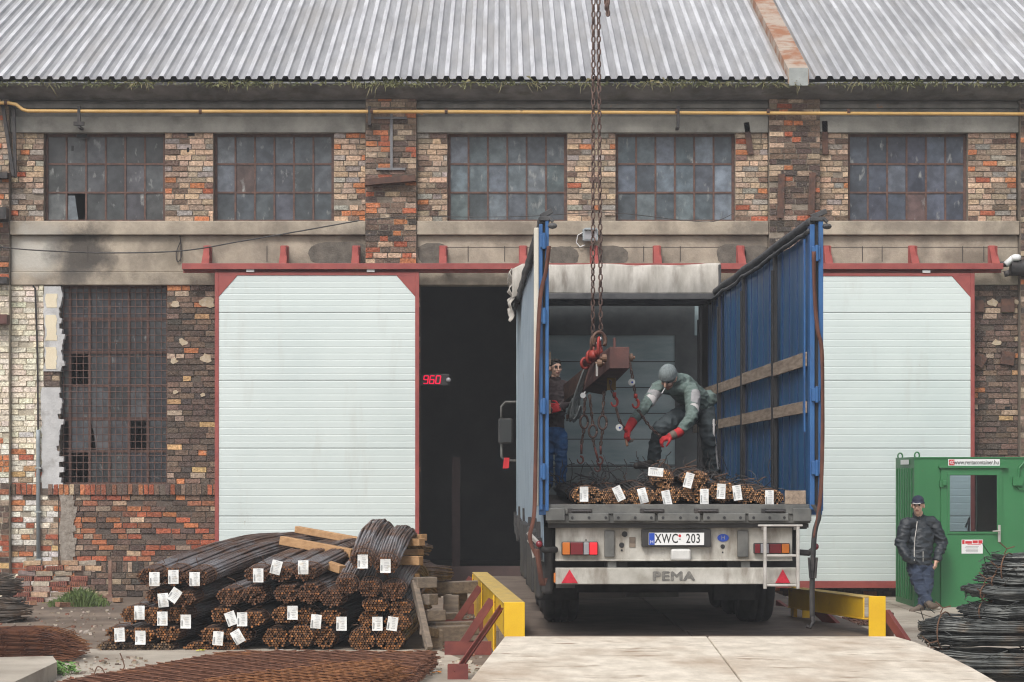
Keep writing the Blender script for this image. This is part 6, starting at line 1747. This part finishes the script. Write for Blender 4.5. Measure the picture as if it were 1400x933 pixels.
B.chain([q(772,530),q(777,549,.0),q(766,557,-.24)],[.068,.058,.046],'jumper'); B.chain([q(742,530),q(737,550,.0),q(752,561,-.25)],[.068,.058,.046],'jumper')
B.hand(q(765,557,-.25),(-.9,-.15,.08),(0,.8,.2),'glove','glove',curl=.45,side=1,k=1.1); B.hand(q(753,562,-.26),(.8,-.2,.3),(0,.8,-.1),'glove','palm',curl=.4,side=-1,k=1.1)
for sx,kx in ((750,748),(765,767)):
    B.chain([q(sx,598),q(kx,630,-.02),q(kx,662,.02)],[.10,.075,.066],'jeans'); B.chain([q(kx,665,.03),q(kx+.5,667,-.14)],[.05,.042],'shoe')
B.build('body',t,folds={'jumper':(.01,9),'jeans':(.013,8)})
b=MB()
for sg in (-1,1):
    b.tube([g(.031*sg+.023*math.cos(a),.093,.006+.016*math.sin(a)) for a in [2*math.pi*i/14 for i in range(14)]],.0018,5,closed=True); b.tube([g(.054*sg,.09,.008),g(.08*sg,.0,.006)],.0018,5)
b.tube([g(-.009,.095,.008),g(.009,.095,.008)],.003,5); b.build('glasses','black',t)
b=MB(); c=g(-.03,-.0,-.115); b.obox(c,(.03,0,.0),(0,.03,0),(.01,0,.014)); b.build('shirt_collar','white',t)

# ---- the man leaning on the green booth
t=thing('person','man in black padded jacket and navy cap leaning on the green booth, legs crossed','person',P(1262,838,32.0))
B=Body(); p=P
B.cap(p(1257,764,32.5),p(1258,735,32.6),.165,.185,'jacket',((0,1,0),.85)); B.cap(p(1258,735,32.6),p(1257,716,32.62),.185,.13,'jacket',((0,1,0),.85)); B.cap(p(1241,717,32.58),p(1274,716,32.64),.095,.095,'jacket')
B.cap(p(1257,764,32.5),p(1257,768,32.49),.172,.172,'jacket',((0,1,0),.85))
B.cap(p(1258,768,32.48),p(1258,775,32.46),.14,.135,'navy',((0,1,0),.85))
B.cap(p(1256.5,708,32.62),p(1256,702,32.55),.066,.06,'skin'); B.cap(p(1256.5,709,32.6),p(1256,704.5,32.58),.082,.074,'jacket')
g,A=B.head(p(1255,691,32.5),(-.30,-.93,-.12),(0,-.05,1),scale=1.08)
B.chain([p(1277,719,32.63),p(1288,743,32.62),p(1281.5,763,32.46)],[.092,.075,.056],'jacket'); B.chain([p(1238,719,32.56),p(1231,743,32.48),p(1240,763,32.32)],[.092,.075,.058],'jacket')
B.cap(p(1240,763,32.32),p(1247,766,32.33),.05,.05,'jacket')
B.cap(p(1281.5,764,32.46),p(1280,768,32.44),.034,.03,'skin'); B.hand(p(1280,767,32.44),(-.15,-.05,-1),(-.6,.4,0),'skin','skin',curl=.5,side=-1,k=.95)
B.chain([p(1250,775,32.46),p(1256,802,32.32),p(1268,823,31.98)],[.105,.078,.062],'navy'); B.chain([p(1266,775,32.5),p(1267,802,32.34),p(1260,828,32.06)],[.105,.08,.064],'navy')
B.chain([p(1269,826,31.95),p(1275,829,31.82),p(1282,828,31.74)],[.052,.048,.036],'boot'); B.chain([p(1259,831.5,32.04),p(1252,834,31.9),p(1246,835.5,31.82)],[.05,.047,.036],'boot')
B.chain([p(1269,830,31.94),p(1284,832,31.72)],[.03,.024],'sole'); B.chain([p(1259,835,32.03),p(1245,837.5,31.8)],[.024,.02],'sole')
B.build('body',t,folds={'jacket':(.016,8),'navy':(.016,8)})
hb=Body(); hb.ell(g(0,-.012,.06),(.084,.100,.075),'cap',A); hb.chain([g(-.078,.0,.035),g(-.055,.068,.04),g(0,.09,.042),g(.055,.068,.04),g(.078,0,.035)],[.014]*5,'cap')
hb.chain([g(-.035,.11,.048),g(0,.135,.047),g(.035,.11,.048)],[.013,.013,.013],'cap'); hb.chain([g(-.03,.10,.038),g(.03,.10,.038)],[.014,.014],'cap')
hb.chain([g(-.05,.122,.04),g(0,.148,.038),g(.05,.122,.04)],[.0065]*3,'stripe'); hb.build('baseball_cap',t,voxel=.005)
def strip(pts,nm,m,w_,r=.02):
    b=MB(); PP=[]
    for x,y in pts:
        Yk=32.4
        for _ in range(4):
            v=P(x,y,Yk); f_=B.front(v.x,v.z,r)
            if f_ is None: break
            Yk=f_-.004
        PP.append(P(x,y,Yk))
    b.tube(PP,w_,6); b.build(nm,m,t)
strip([(1254,713),(1253,722),(1251,735),(1250,748),(1250,758),(1250,767)],'zipper','alu',.006)
strip([(1262,754),(1262,768)],'zip_pull','alu',.005)

# ---------------------------------------------------------------- thin autumn mist in the yard
b=MB(); b.box(-24,25,-3,62,-1.2,17.5)
hz=b.build('haze',[],local=True); tag(hz,kind='stuff')
hm=bpy.data.materials.new('haze'); hm.use_nodes=True; n=hm.node_tree.nodes; n.remove(n['Principled BSDF'])
pv=n.new('ShaderNodeVolumePrincipled'); pv.inputs['Color'].default_value=(.93,.95,.98,1); pv.inputs['Density'].default_value=.0014; pv.inputs['Anisotropy'].default_value=0
hm.node_tree.links.new(pv.outputs[0],n['Material Output'].inputs['Volume']); hz.data.materials.append(hm)
bpy.context.view_layer.update()
